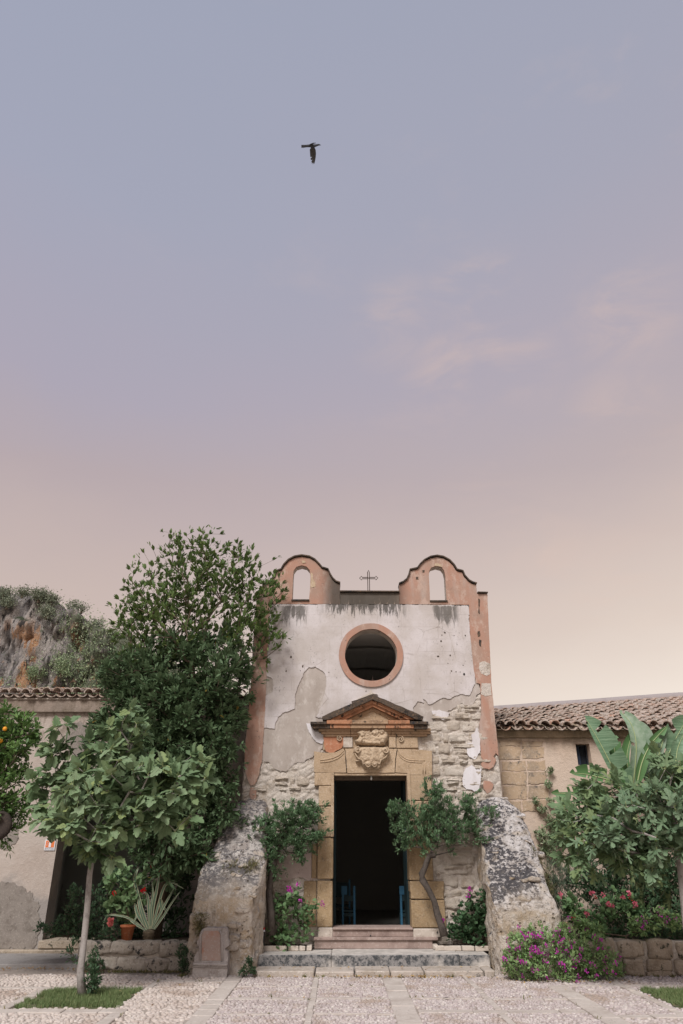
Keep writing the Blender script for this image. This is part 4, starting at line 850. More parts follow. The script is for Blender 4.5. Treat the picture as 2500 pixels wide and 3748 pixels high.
mb = MB(); mb.tube([(xc - .02, YL - .027, zz0 + .54 * H_s), (xc - .25 * W_, YL - .027, zz0 + .46 * H_s), (xc - .27 * W_, YL - .027, zz0 + .15 * H_s)], .004, 5); mb.build('pictogram_hose', MT['sign_w'], sg)
tcu = bpy.data.curves.new('lettering', 'FONT'); tcu.body = 'ESTINTORE'; tcu.size = .036; tcu.align_x = 'CENTER'; tcu.align_y = 'CENTER'; tcu.extrude = .0008
to_ = bpy.data.objects.new('lettering', tcu); to_.location = (xc, YL - .022, q1.z + H_s * .13); to_.rotation_euler = (R(90), 0, 0); COL.objects.link(to_)
dg = bpy.context.evaluated_depsgraph_get(); tme = bpy.data.meshes.new_from_object(to_.evaluated_get(dg)); tl_ = to_.location.copy(); bpy.data.objects.remove(to_)
tme.materials.clear(); tme.materials.append(MT['sign_k']); to2 = obj('lettering', tme, sg); to2.location = tl_; to2.rotation_euler = (R(90), 0, 0)

# ================= steps and kerbs =================
st = thing('stone_steps', (.5, -1.3, 0), 'two worn stone steps blackened by lichen in front of the chapel door', 'steps')
m1 = stone_mat('step_stone', (.46, .40, .35), (.30, .25, .20), (.60, .55, .50), 2.6, .1, (.12, .11, .10), bd=.02, objrand=.3); 
m2 = NT('lichened_riser', .9); x, y, z = m2.xyz(); c = m2.mix(m2.ss(m2.noise(6, 8, .7), .4, .62), (.40, .37, .34), (.55, .51, .47)); dk = m2.mix(m2.ss(m2.noise(16, 8, .75), .42, .58), (.055, .06, .065), (.25, .24, .235))
f1 = m2.ma('MULTIPLY', m2.ss(y, -.93, -.96), m2.ss(m2.ma('ADD', m2.noise(1.3, 5, .6), m2.ss(x, .3, -.9, 0, .3)), .42, .56)); m2.col(m2.mix(f1, c, dk)); m2.bump(m2.noise(18, 7), .8, .02); m2 = m2.m
y1f = -1.50; y2f = -.97
zs1 = .092; zs2 = .256
sx0 = q('D', 60, 1200, y1f).x; sx1 = q('E', 1085, 1200, y1f).x
cuts = [sx0, q('D', 658, 1200, y1f).x, q('D', 1040, 1200, y1f).x, q('D', 1383, 1200, y1f).x, q('E', 405, 1200, y1f).x, q('E', 975, 1200, y1f).x, sx1]
for a, b in zip(cuts[:-1], cuts[1:]): bx('step_block', a + .008, b - .008, y1f + random.uniform(-.01, .015), y2f + .06, -.02, zs1 + random.uniform(-.005, .004), m1, st, .014, .008)
x20, x21 = q('D', 75, 1080, y2f).x, q('E', 1030, 1080, y2f).x
cuts = [x20, q('D', 820, 1080, y2f).x, q('E', 740, 1080, y2f).x, x21]
for a, b in zip(cuts[:-1], cuts[1:]): bx('step_block', a + .003, b - .003, y2f + random.uniform(-.008, .008), -.18, -.02, zs2 + random.uniform(-.003, .003), m2, st, .014, .008, sub=0)
kb = thing('planter_kerb', (-.9, -.3, zs2), 'low stone kerb edging the plant bed left of the chapel door', 'kerb')
for a, b in ((150, 395), (400, 505), (508, 570)): u0, u1 = q('D', a, 980, -.42), q('D', b, 980, -.42); bx('kerb_stone', u0.x + .003, u1.x - .003, -.45, -.36, zs2, zs2 + .075, MT['pale'], kb, .008, .006)
u0 = q('D', 570, 980, -.42); bx('kerb_stone', u0.x + .02, u0.x + .11, -.42, -.05, zs2, zs2 + .078, MT['pale'], kb, .01, .006)
bx('soil', -1.35, u0.x, -.36, -.02, zs2 - .01, zs2 + .06, MT['soil'], kb, 0, 0, kind='stuff')
kb2 = thing('planter_kerb', (2.2, -.3, zs2), 'low stone kerb edging the plant bed right of the chapel door', 'kerb')
for a, b in ((560, 755), (760, 880), (885, 1030)): u0, u1 = q('E', a, 980, -.42), q('E', b, 980, -.42); bx('kerb_stone', u0.x + .003, u1.x - .003, -.45, -.36, zs2, zs2 + .075, MT['pale'], kb2, .008, .006)
u0 = q('E', 482, 950, -.30); bx('kerb_stone', u0.x, u0.x + .10, -.36, -.05, zs2, zs2 + .09, MT['pale'], kb2, .015, .01); u1 = q('E', 600, 980, -.42); bx('kerb_stone', u0.x + .02, u1.x - .01, -.44, -.365, zs2, zs2 + .08, MT['pale'], kb2, .015, .01)
bx('soil', u0.x + .1, 2.62, -.36, -.02, zs2 - .01, zs2 + .06, MT['soil'], kb2, kind='stuff')

# ================= flank walls (sloping buttresses) =================
def bmat(name, seed, dark):
    m = NT(name, .92); x, y, z = m.xyz(); n1 = m.noise(2.2, 8, .65, v=m.map((1, 1, 1), loc=(seed, 0, 0))); n2 = m.noise(14, 7, .7)
    c = m.mix(m.ss(n1, .38, .62), (.56, .49, .42), (.49, .385, .275)); c = m.mix(m.ss(n2, .48, .66), c, (.65, .595, .535))
    c = m.mix(m.ma('MULTIPLY', m.ss(m.noise(1.0, 7, .7, v=m.map((9, 9, 2.6), loc=(seed, 2, 0))), .54, .66), .6), c, (.16, .13, .10))
    nz_ = m.xyz(m.g.outputs['Normal'])[2]; upf = m.ss(m.ma('ADD', nz_, m.ma('MULTIPLY', m.ma('SUBTRACT', n1, .5), 1.2)), .12, .40)
    white_ = m.mix(m.ss(m.noise(8, 6, .7), .4, .6), (.62, .585, .57), (.42, .38, .35)) if dark < .025 else m.mix(m.ss(m.noise(6, 6, .7), .4, .6), (.52, .485, .455), (.34, .30, .275))
    blk = m.ss(m.ma('ADD', m.noise(1.0, 9, .74, v=m.map((14, 14, 24), loc=(seed, 5, 1))), m.ss(m.noise(1.6, 3, v=m.map((1, 1, 1), loc=(seed, 1, 2))), .35, .65, -.055, .065)), .495 - dark, .555 - dark)
    top = m.mix(blk, white_, (.085, .08, .085) if dark < .025 else (.15, .14, .14)); top = m.mix(m.ss(m.ma('ADD', y, m.ma('MULTIPLY', m.noise(3, 3), .6)), -.78, -1.02), top, m.mix(.55, top, c)) if True else top
    c = m.mix(upf, c, top); pv = m.ma('MULTIPLY', m.ma('SUBTRACT', 1.0, m.ss(m.voro(13), .12, .30)), m.ss(m.noise(2.6, 4), .45, .6)); c = m.mix(m.ma('MULTIPLY', pv, .6), c, (.14, .11, .085)); m.col(c); m.bump(m.ma('SUBTRACT', m.ma('ADD', n2, m.ma('MULTIPLY', m.noise(45, 5, .7), .5)), pv), 1.0, .05); return m.m
def buttress(name, prof, m, label):
    """prof: list of (Y, x_left, x_right, top z, roundness)"""
    t = thing(name, ((prof[-1][1] + prof[-1][2]) / 2, prof[-1][0], 0), label, 'wall')
    rows = []; n = 90; pr = []
    for a, b in zip(prof[:-1], prof[1:]):
        k = max(2, int(abs(a[0] - b[0]) / .022)); 
        for s in range(k): pr.append([a[i] + (b[i] - a[i]) * s / k for i in range(5)])
    pr.append(list(prof[-1]))
    def ring(Y, xa, xb, zt, rd, shrink=0.0):
        out = []; cxm = (xa + xb) / 2; hw = (xb - xa) / 2
        for k in range(n + 1):
            f = k / n; 
            L1 = zt - rd; tot = 2 * L1 + math.pi * .5 * (hw + rd); d = f * tot
            if d < L1: p = (-hw, d)
            elif d > tot - L1: p = (hw, tot - d)
            else:
                a = (d - L1) / (tot - 2 * L1) * math.pi; ca, sa = math.cos(a), math.sin(a); p = (-hw * (abs(ca) ** .62) * (1 if ca > 0 else -1), L1 + rd * sa ** .8)
            out.append(Vector((cxm + p[0] * (1 - shrink), Y, p[1] * (1 - shrink * .5))))
        return out
    for p in pr: rows.append(ring(*p))
    last = pr[-1]
    rows.append(ring(last[0] - .03, last[1], last[2], last[3], last[4], .05)); 
    fr_ = rows[-1]; c0 = Vector(((last[1] + last[2]) / 2, last[0] - .04, 0)); 
    for s in (.9, .8, .7, .62, .52, .45, .38, .3, .22, .15, .08, .03): rows.append([Vector((c0.x + (v.x - c0.x) * s, last[0] - .04, v.z)) if False else Vector((c0.x + (v.x - c0.x) * s, last[0] - .04, v.z * (s * .75 + .25))) for v in fr_])
    V = []; 
    for i, rr in enumerate(rows):
        for v in rr:
            nv = noise.noise_vector(v * 1.7) * .035 + noise.noise_vector(v * 4.5) * .034 + noise.noise_vector(v * 10) * .026 + noise.noise_vector(v * 24) * .014
            if v.z < .03: nv.z = 0
            V.append(v + nv)
    F = []
    for i in range(len(rows) - 1):
        for k in range(n): F.append((i * (n + 1) + k, i * (n + 1) + k + 1, (i + 1) * (n + 1) + k + 1, (i + 1) * (n + 1) + k))
    o = mo('rubble_body', V, F, m, t, True); bm = bmesh.new(); bm.from_mesh(o.data); bmesh.ops.recalc_face_normals(bm, faces=bm.faces[:]); bm.to_mesh(o.data); bm.free()
    return t
bR = buttress('flank_wall', [(-.003, 2.58, 3.36, 2.78, .40), (-.25, 2.58, 3.42, 2.66, .40), (-.55, 2.58, 3.50, 2.34, .38), (-.8, 2.56, 3.56, 1.90, .32), (-1.0, 2.56, 3.60, 1.50, .24), (-1.13, 2.58, 3.62, 1.22, .16), (-1.24, 2.60, 3.68, 1.08, .12), (-1.30, 2.61, 3.69, 1.0, .10)], bmat('flank_wall_right', 3.0, .02), 'rounded flank wall with black and white lichen right of the chapel steps')
bL = buttress('flank_wall', [(-.003, -2.12, -1.42, 2.78, .36), (-.25, -2.2, -1.40, 2.64, .36), (-.55, -2.32, -1.38, 2.26, .36), (-.8, -2.42, -1.36, 1.90, .34), (-1.0, -2.48, -1.42, 1.60, .28), (-1.13, -2.52, -1.45, 1.40, .20), (-1.22, -2.53, -1.47, 1.27, .14), (-1.27, -2.53, -1.48, 1.18, .10)], bmat('flank_wall_left', 8.0, .03), 'rounded flank wall with weeds and carved fragment left of the chapel steps')


def rock(name, x0, x1, y0, y1, z0, z1, m, parent, pw=5, amp=.03):
    bm = bmesh.new(); bmesh.ops.create_cube(bm, size=2); bmesh.ops.subdivide_edges(bm, edges=bm.edges[:], cuts=6, use_grid_fill=True); sd_ = random.uniform(0, 99)
    hx, hy, hz = (x1 - x0) / 2, (y1 - y0) / 2, (z1 - z0) / 2; c = Vector(((x0 + x1) / 2, (y0 + y1) / 2, (z0 + z1) / 2))
    for v in bm.verts:
        p = v.co; r = (abs(p.x) ** pw + abs(p.y) ** pw + abs(p.z) ** pw) ** (1 / pw); p = p / r; q_ = Vector((p.x * hx, p.y * hy, p.z * hz)); v.co = q_ + noise.noise_vector(q_ * 5 + Vector((sd_, 0, 0))) * amp + noise.noise_vector(q_ * 13 + Vector((sd_, 0, 0))) * amp * .55
    me = bpy.data.meshes.new(name); bm.to_mesh(me); bm.free(); me.materials.append(m); me.polygons.foreach_set('use_smooth', np.ones(len(me.polygons), dtype=bool)); o = obj(name, me, parent); o.location = c; return o
for t_, mid, xa_, xb_, zz_ in ((bR, None, 2.68, 3.55, 1), (bL, None, -2.42, -1.5, 1)):
    body = [o for o in COL.objects if o.parent == t_][0]; vs = [v.co.copy() for v in body.data.vertices if v.co.z > .35 and v.co.y > -1.32 and xa_ < v.co.x < xb_]
    fr_v = [v.co.copy() for v in body.data.vertices if v.co.y < -1.2 and .2 < v.co.z < 1.0 and xa_ < v.co.x < xb_]
    for k in range(26):
        c = random.choice(vs); r = random.uniform(.05, .12); rock('embedded_stone', c.x - r * 1.2, c.x + r * 1.2, c.y - r * .8, c.y + r * .8, c.z - r * .75, c.z + r * .32, body.data.materials[0], t_, 3, .03)
    for k in range(9):
        c = random.choice(fr_v); r = random.uniform(.08, .15); rock('embedded_stone', c.x - r * 1.2, c.x + r * 1.2, c.y - .025, c.y + .12, c.z - r * .6, c.z + r * .6, body.data.materials[0], t_, 4, .025)
def bedwall(name, label, rows, Yf, fr, m, x_fill, ztop, back=.3):
    t = thing(name, ((x_fill[0] + x_fill[1]) / 2, Yf, 0), label, 'wall')
    bx('wall_core', x_fill[0], x_fill[1], Yf + .04, Yf + back, 0, ztop - .03, MT['core'], t)
    for (a, b, c, d) in rows:
        u0, u1 = q(fr, a, b, Yf), q(fr, c, d, Yf)
        rock('wall_stone', u0.x - .006, u1.x + .006, Yf + random.uniform(-.04, .0), Yf + back - .02, max(u1.z, -.02) - .004, u0.z + .006, m, t, 9 if fr == 'K' else 6.5, .026 if fr == 'K' else .036)
    return t
bedwall('bed_wall', 'low wall of pitted grey field stones holding the agave bed', [(-180, 1560, 10, 1690), (-180, 1695, -60, 1830), (-55, 1700, 75, 1840), (15, 1562, 205, 1690), (208, 1558, 480, 1695), (485, 1562, 655, 1700), (660, 1570, 715, 1650), (80, 1700, 340, 1845), (345, 1705, 560, 1850), (565, 1700, 740, 1850), (-290, 1562, -184, 1840)], -.93, 'I', MT['field'], (-4.45, -2.45), .45)
bedwall('bed_wall', 'low mossy block wall under the pink flowers at right', [(925, 810, 1055, 925), (1062, 822, 1285, 945), (1290, 815, 1510, 958), (1515, 835, 1760, 960), (935, 930, 1105, 1100), (1110, 962, 1278, 1092), (1285, 962, 1495, 1058), (1290, 1062, 1500, 1110), (1505, 965, 1780, 1095), (700, 830, 920, 960), (700, 965, 930, 1095)], -1.38, 'K', MT['block_r'], (3.6, 7.5), .52)
bx('bed_soil', -4.4, -2.3, -.66, YL - .13, 0, .42, MT['soil'], None, kind='structure'); bx('bed_soil', 3.62, 8, -1.1, YR - .01, 0, .48, MT['soil'], None, kind='structure')
# upright stone in the right bed
o = bx('edging_stone', *(lambda a, b: (a.x, b.x))(q('K', 660, 680, -1.2), q('K', 700, 815, -1.2)), -1.25, -1.1, q('K', 0, 815, -1.2).z - .1, q('K', 0, 680, -1.2).z, MT['ashlar_low'], None, .012, .008); tag(o, 'small upright ochre stone wedged beside the right flank wall', 'stone')
# carved fragment
cf = thing('carved_fragment', (-2.0, -1.6, 0), 'carved stone fragment with faded red niche leaning on the left flank wall', 'stone carving')
cmz = stone_mat('fragment_stone', (.40, .36, .34), (.26, .22, .20), (.52, .49, .47), 5, .05, (.16, .15, .15), bd=.015); cmr = stone_mat('faded_red_paint', (.40, .30, .26), (.40, .20, .14), (.46, .41, .38), 5, 0, bd=.008)
Yc = -1.52
fo = [(790, 1915), (800, 1800), (815, 1700), (845, 1650), (880, 1632), (878, 1618), (845, 1600), (838, 1560), (862, 1520), (872, 1470), (890, 1440), (930, 1425), (1050, 1425), (1115, 1430), (1128, 1460), (1130, 1530), (1148, 1560), (1142, 1600), (1108, 1622), (1105, 1635), (1128, 1650), (1136, 1720), (1130, 1800), (1118, 1925)]
fw = w2('I', fo, Yc); fw[0] = (fw[0][0], 0); fw[-1] = (fw[-1][0], 0)
slabw('slab_body', ragged(fw, .006, .03, 2, keep=(len(fw) - 1,)), Yc, Yc + .22, cmz, cf)
pn = w2('I', [(885, 1742), (884, 1600), (884, 1500), (905, 1455), (1045, 1455), (1062, 1500), (1062, 1600), (1066, 1742)], Yc - .012)
slabw('painted_panel', pn, Yc - .006, Yc + .01, cmr, cf)
mb = MB()
for pts, r in (([(868, 1745), (868, 1600), (870, 1500), (895, 1445)], .016), ([(1080, 1745), (1078, 1600), (1075, 1500), (1055, 1445)], .016), ([(805, 1775), (1128, 1782)], .026), ([(812, 1752), (1128, 1758)], .012), ([(802, 1798), (1126, 1805)], .010)):
    mb.tube([P(*p, Yc - .01) for p in px('I', pts)], r, 8)
mb.build('moulding', cmz, cf, True)

# ================= vegetation tools =================
def T_lance():      # long pointed leaf, folded along the rib
    return np.array([(0, 0, 0), (.35, .16, .05), (.4, 0, -.01), (.35, -.16, .05), (.75, .12, .03), (.78, 0, -.03), (.75, -.12, .03), (1, 0, -.08)]), np.array([(0, 2, 1), (0, 3, 2), (1, 2, 5), (1, 5, 4), (3, 6, 5), (3, 5, 2), (4, 5, 7), (6, 7, 5)])
def T_oval():
    return np.array([(0, 0, 0), (.3, .24, .06), (.3, -.24, .06), (.7, .22, .04), (.7, -.22, .04), (1, 0, -.06), (.5, 0, -.03)]), np.array([(0, 6, 1), (0, 2, 6), (1, 6, 3), (2, 4, 6), (3, 6, 5), (4, 5, 6)])
def T_needle(): return np.array([(0, 0, 0), (.5, .06, .01), (.5, -.06, .01), (1, 0, 0)]), np.array([(0, 2, 1), (1, 2, 3)])
def T_round():      # scalloped pelargonium leaf
    V = [(.42, 0, -.10)]; n = 10
    for k in range(n):
        a = math.pi + (k + .5) * 2 * math.pi / n; r = .52 if k % 2 else .60; V.append((.45 + r * math.cos(a), r * math.sin(a), .07 * (1 if k % 2 else -.2)))
    return np.array(V), np.array([(0, 1 + k, 1 + (k + 1) % n) for k in range(n)])
def T_fig(deep=0.0, seed=0):
    rs = random.Random(seed); j = lambda a: a * rs.uniform(.88, 1.12)
    d = deep
    half = [(0, 0), (-.09, .10), (-.09, .24), (0, .36), (.14, j(.44)), (.26, j(.42)), (.34, .32 - .1 * d), (.40, .30 - .1 * d), (.52, j(.38)), (.64, j(.38)), (.70, .30), (.68, .23 - .06 * d), (.78, .21), (.90, j(.13)), (1, 0)]
    if d > .6: half = [(0, 0), (-.12, .08), (-.16, .30), (-.02, .42), (.10, .30), (.16, .12), (.26, .22), (.40, .52), (.56, .54), (.50, .34), (.36, .10), (.52, .08), (.78, .17), (.92, .14), (1, 0)]
    mid = [(.14, 0), (.34, 0), (.56, 0), (.8, 0)]
    zf = lambda x, y: -.28 * x * x + .10 * abs(y) - .22 * y * y + .03 * math.sin(x * 9 + y * 5)
    V = [(x, y, zf(x, y)) for x, y in half] + [(x, -y * rs.uniform(.92, 1.08), zf(x, y) - .02) for x, y in half[1:-1]] + [(x, 0, zf(x, 0) - .03) for x, y in mid]
    n = len(half); m0 = n + n - 2; F = []
    for side in (0, 1):
        idx = [0] + ([i for i in range(1, n - 1)] if side == 0 else [n + i - 1 for i in range(1, n - 1)]) + [n - 1] + [m0 + 3, m0 + 2, m0 + 1, m0]
        for t in tessellate_polygon([[Vector((V[i][0], V[i][1], 0)) for i in idx]]):
            q = [idx[i] for i in t]; (x1, y1), (x2, y2), (x3, y3) = [V[i][:2] for i in q]; ar = (x2 - x1) * (y3 - y1) - (x3 - x1) * (y2 - y1)
            if abs(ar) > 1e-7: F.append(q if ar > 0 else q[::-1])
    return np.array(V, float), np.array(F)
def basis(D, N):
    D = D / (np.linalg.norm(D, axis=1, keepdims=True) + 1e-9); Yv = np.cross(N, D); Yv /= (np.linalg.norm(Yv, axis=1, keepdims=True) + 1e-9); Z = np.cross(D, Yv); return np.stack([D, Yv, Z], 1)
def scatter(tpl, pos, D, N, size, wid=None):
    V, F = tpl; B = basis(D, N); size = np.asarray(size).reshape(-1, 1, 1); s = np.broadcast_to(V[None], (len(pos), *V.shape)).copy() * size
    if wid is not None: s[:, :, 1] *= np.asarray(wid).reshape(-1, 1)
    W = pos[:, None, :] + np.einsum('nvk,nkc->nvc', s, B); n, v = len(pos), len(V)
    return W.reshape(-1, 3), (F[None] + (np.arange(n) * v)[:, None, None]).reshape(-1, F.shape[1])
def cat(parts):
    Vs, Fs, k = [], [], 0
    for V, F in parts: Vs.append(V); Fs.append(F + k); k += len(V)
    return np.concatenate(Vs), np.concatenate(Fs)
def rdir(n, up=0.0):
    d = rng.normal(size=(n, 3)); d /= np.linalg.norm(d, axis=1, keepdims=True); d[:, 2] += up; return d / np.linalg.norm(d, axis=1, keepdims=True)
def blob_pts(blobs, n, shell=.55, clampf=None, lump=.22):
    """points spread through the volume of soft blobs; blobs: (x, y, z, rx, ry, rz)"""
    B = np.array(blobs, float); vol = (B[:, 3] * B[:, 4] * B[:, 5]) ** .75; out = []; seed_ = random.uniform(0, 50)
    while len(out) < n:
        b = B[rng.choice(len(B), p=vol / vol.sum())]; d = rdir(1)[0]; r = rng.uniform(shell ** 3, 1) ** (1 / 3)
        r *= 1 + lump * noise.noise(Vector((d[0] * 2.2 + seed_, d[1] * 2.2, d[2] * 2.2))) * 2
        p = b[:3] + d * b[3:] * r
        if clampf and not clampf(p): continue
        out.append(p)
    return np.array(out)
def skeleton(trunk, targets, cen=None, bend=.12):
    """grow branches from the trunk nodes to every target; returns nodes, parents"""
    nodes = [Vector(p) for p in trunk]; par = [-1] + list(range(len(trunk) - 1)); base = nodes[-1]
    order = np.argsort([(Vector(t) - base).length for t in targets]); tip = {}
    A = np.array([tuple(n) for n in nodes]); depth = [0.0]
    for i in range(1, len(nodes)): depth.append(depth[-1] + (nodes[i] - nodes[i - 1]).length * .3)
    lo = max(0, len(trunk) - 4) if len(trunk) > 4 else len(trunk) - 1
    for ti in order:
        t = Vector(targets[ti]); Ar = np.array([tuple(n) for n in nodes[lo:]]); dd = np.linalg.norm(Ar - np.array(t), axis=1) + .28 * np.array(depth[lo:]) + .25 * np.maximum(0, Ar[:, 2] - t.z)
        k = int(np.argmin(dd)) + lo; a = nodes[k]; L = (t - a).length; m = max(1, int(L / .22)); prev = k
        for s in range(1, m + 1):
            f = s / m; p = a.lerp(t, f)
            if s < m: p += noise.noise_vector(p * 2.3) * bend * min(1, L) + Vector((0, 0, -.06 * math.sin(f * math.pi) * L))
            nodes.append(p); par.append(prev); depth.append(depth[prev] + (p - nodes[prev]).length); prev = len(nodes) - 1
        tip[int(ti)] = prev
    return nodes, par, tip
def branches(nodes, par, r_tip, r_base, pw=.5, skip=0):
    n = len(nodes); cnt = [0] * n; ch = [0] * n
    for i in range(n): 
        if par[i] >= 0: ch[par[i]] += 1
    for i in range(n - 1, -1, -1):
        if ch[i] == 0: cnt[i] = 1
        if par[i] >= 0: cnt[par[i]] += cnt[i]
    mx = max(cnt); rad = [r_tip + (r_base - r_tip) * ((c / mx) ** pw if c > 1 else 0) for c in cnt]; mb = MB()
    for i in range(n):
        p = par[i]
        if p < 0 or i < skip: continue
        k = 5 if rad[i] > .008 else 3; mb.tube([nodes[p], nodes[i]], [min(rad[p], rad[i] * 1.25), rad[i]], k, cap=False)
    return mb
def dirs_at(pts, nodes, par, tip):
    return np.array([tuple((Vector(pts[i]) - nodes[par[tip[i]]]).normalized()) for i in range(len(pts))])
def rosette(tpl, pts, D, n, size, spread=(.5, 1.3), up=.25, wid=1, sv=.3, off=.02, nup=.6):
    """n leaves round each twig tip"""
    N = len(pts) * n; P_ = np.repeat(pts, n, 0); Dd = np.repeat(D, n, 0); r = rdir(N); s = rng.uniform(*spread, size=(N, 1)); L = Dd + r * s; L[:, 2] += up; L /= np.linalg.norm(L, axis=1, keepdims=True)
    nm = rdir(N) * (1 - nup); nm[:, 2] += nup; sz = size * rng.uniform(1 - sv, 1 + sv, N); P_ = P_ - Dd * rng.uniform(0, off * 3, (N, 1)) + r * off
    return scatter(tpl, P_, L, nm, sz, np.full(N, wid) * rng.uniform(.8, 1.2, N))
def pb(x, y, r, Y, ry=None, rz=None):      # blob from the photo: centre, radius in photo pixels, its own distance
    c = P(x, y, Y); m = MP(y, Y); return (c.x, c.y, c.z, r * m, (ry if ry else r * m), (rz if rz else r) * m if rz else r * m)
LANCE, OVAL, NEED, ROUND = T_lance(), T_oval(), T_needle(), T_round()
FIGS = [T_fig(0, 1), T_fig(.3, 2), T_fig(0, 3)]; FIGD = [T_fig(1, 4), T_fig(1, 5), T_fig(.5, 6)]

# ================= big evergreen left of the chapel =================
def ok_l(p):
    if p[0] > -2.0 and p[1] > -.12: return False
    return p[1] < .85 or p[2] > 5.6
lt = thing('laurel_tree', (-3.35, -.1, .4), 'tall dense dark evergreen rising between the left house and the chapel', 'tree')
up_b = [pb(560, 2180, 120, -.3), pb(690, 2090, 130, -.3), pb(820, 2110, 120, -.3), pb(950, 2210, 105, -.4), pb(640, 2010, 62, -.3), pb(745, 2000, 55, -.3), pb(500, 2260, 90, -.3), pb(620, 2300, 140, -.3), pb(800, 2260, 150, -.3), pb(910, 2330, 120, -.4), pb(470, 2350, 60, -.3), pb(1010, 2150, 40, -.45), pb(930, 2060, 40, -.4), pb(860, 2040, 40, -.3)]
pU = blob_pts(up_b, 1150, .35, ok_l, .3)
spr = np.array([tuple(P(x, y, -.3 + random.uniform(-.2, .2))) for x, y in [(594, 1945), (625, 1950), (660, 1955), (700, 1950), (740, 1948), (808, 1955), (525, 2020), (508, 2065), (455, 2130), (405, 2215), (1000, 2050), (1020, 2110), (925, 2010), (1045, 2165), (1035, 2330), (1020, 2370), (868, 1985), (560, 2010), (470, 2140), (430, 2250)]])
pU = np.concatenate([pU, spr])
lo_b = [pb(480, 2480, 110, -.35), pb(620, 2440, 120, -.35), pb(780, 2430, 130, -.4), pb(870, 2470, 65, -.5), pb(560, 2600, 150, -.5), pb(720, 2620, 170, -.5), pb(815, 2620, 85, -.6), pb(410, 2620, 90, -.4), pb(430, 2750, 120, -.5), pb(620, 2790, 160, -.6), pb(765, 2780, 110, -.6), pb(800, 2880, 65, -.6), pb(700, 2950, 130, -.6), pb(560, 2980, 110, -.5), pb(790, 2990, 65, -.7), pb(620, 3090, 120, -.5), pb(380, 2900, 80, -.2), pb(745, 3090, 90, -.6)]
pL = blob_pts(lo_b, 2100, .62, lambda p: ok_l(p) and noise.noise(Vector((p[0] * 2.3, p[1] * 2.3, p[2] * 2.3))) > -.14, .3)
tr = [(-3.35, -.1, .4), (-3.3, -.15, 1.2), (-3.2, -.15, 2.0), (-3.15, -.2, 2.9), (-3.05, -.25, 3.7), (-2.95, -.3, 4.4)]
nd, pr_, tp_ = skeleton(tr, np.concatenate([pU, pL]), bend=.10); D_ = dirs_at(np.concatenate([pU, pL]), nd, pr_, tp_)
mb = MB(); mb.tube(tr, [.11, .10, .095, .085, .075, .06], 8); mb.build('trunk', MT['bark_brown'], lt, True)
branches(nd, pr_, .0035, .07, .42, 6).build('branches', MT['bark_brown'], lt, True)
Vv, Ff = cat([rosette(LANCE, pU, D_[:len(pU)], 11, .104, (.25, .7), .5, 1.05, off=.012), rosette(LANCE, pU + rng.normal(size=pU.shape) * .09, D_[:len(pU)], 3, .09, (.6, 1.2), .3, 1, off=.03)])
mo('crown', Vv, Ff, MT['laurel'], lt)
Vv, Ff = cat([rosette(OVAL, pL, D_[len(pU):], 10, .115, (.4, 1.1), .15, .85, off=.03), rosette(OVAL, pL + rng.normal(size=pL.shape) * .10, D_[len(pU):], 7, .105, (.7, 1.4), .1, .8, off=.04)])
mo('lower_crown', Vv, Ff, MT['laurel_low'], lt)
pk = pL[rng.choice(len(pL), 26)]; Vv, Ff = rosette(OVAL, pk + np.array([0, -.08, 0]), D_[:26], 1, .11, (.5, 1), 0, .85); mo('yellowed_leaves', Vv, Ff, MT['yellowleaf'], lt)

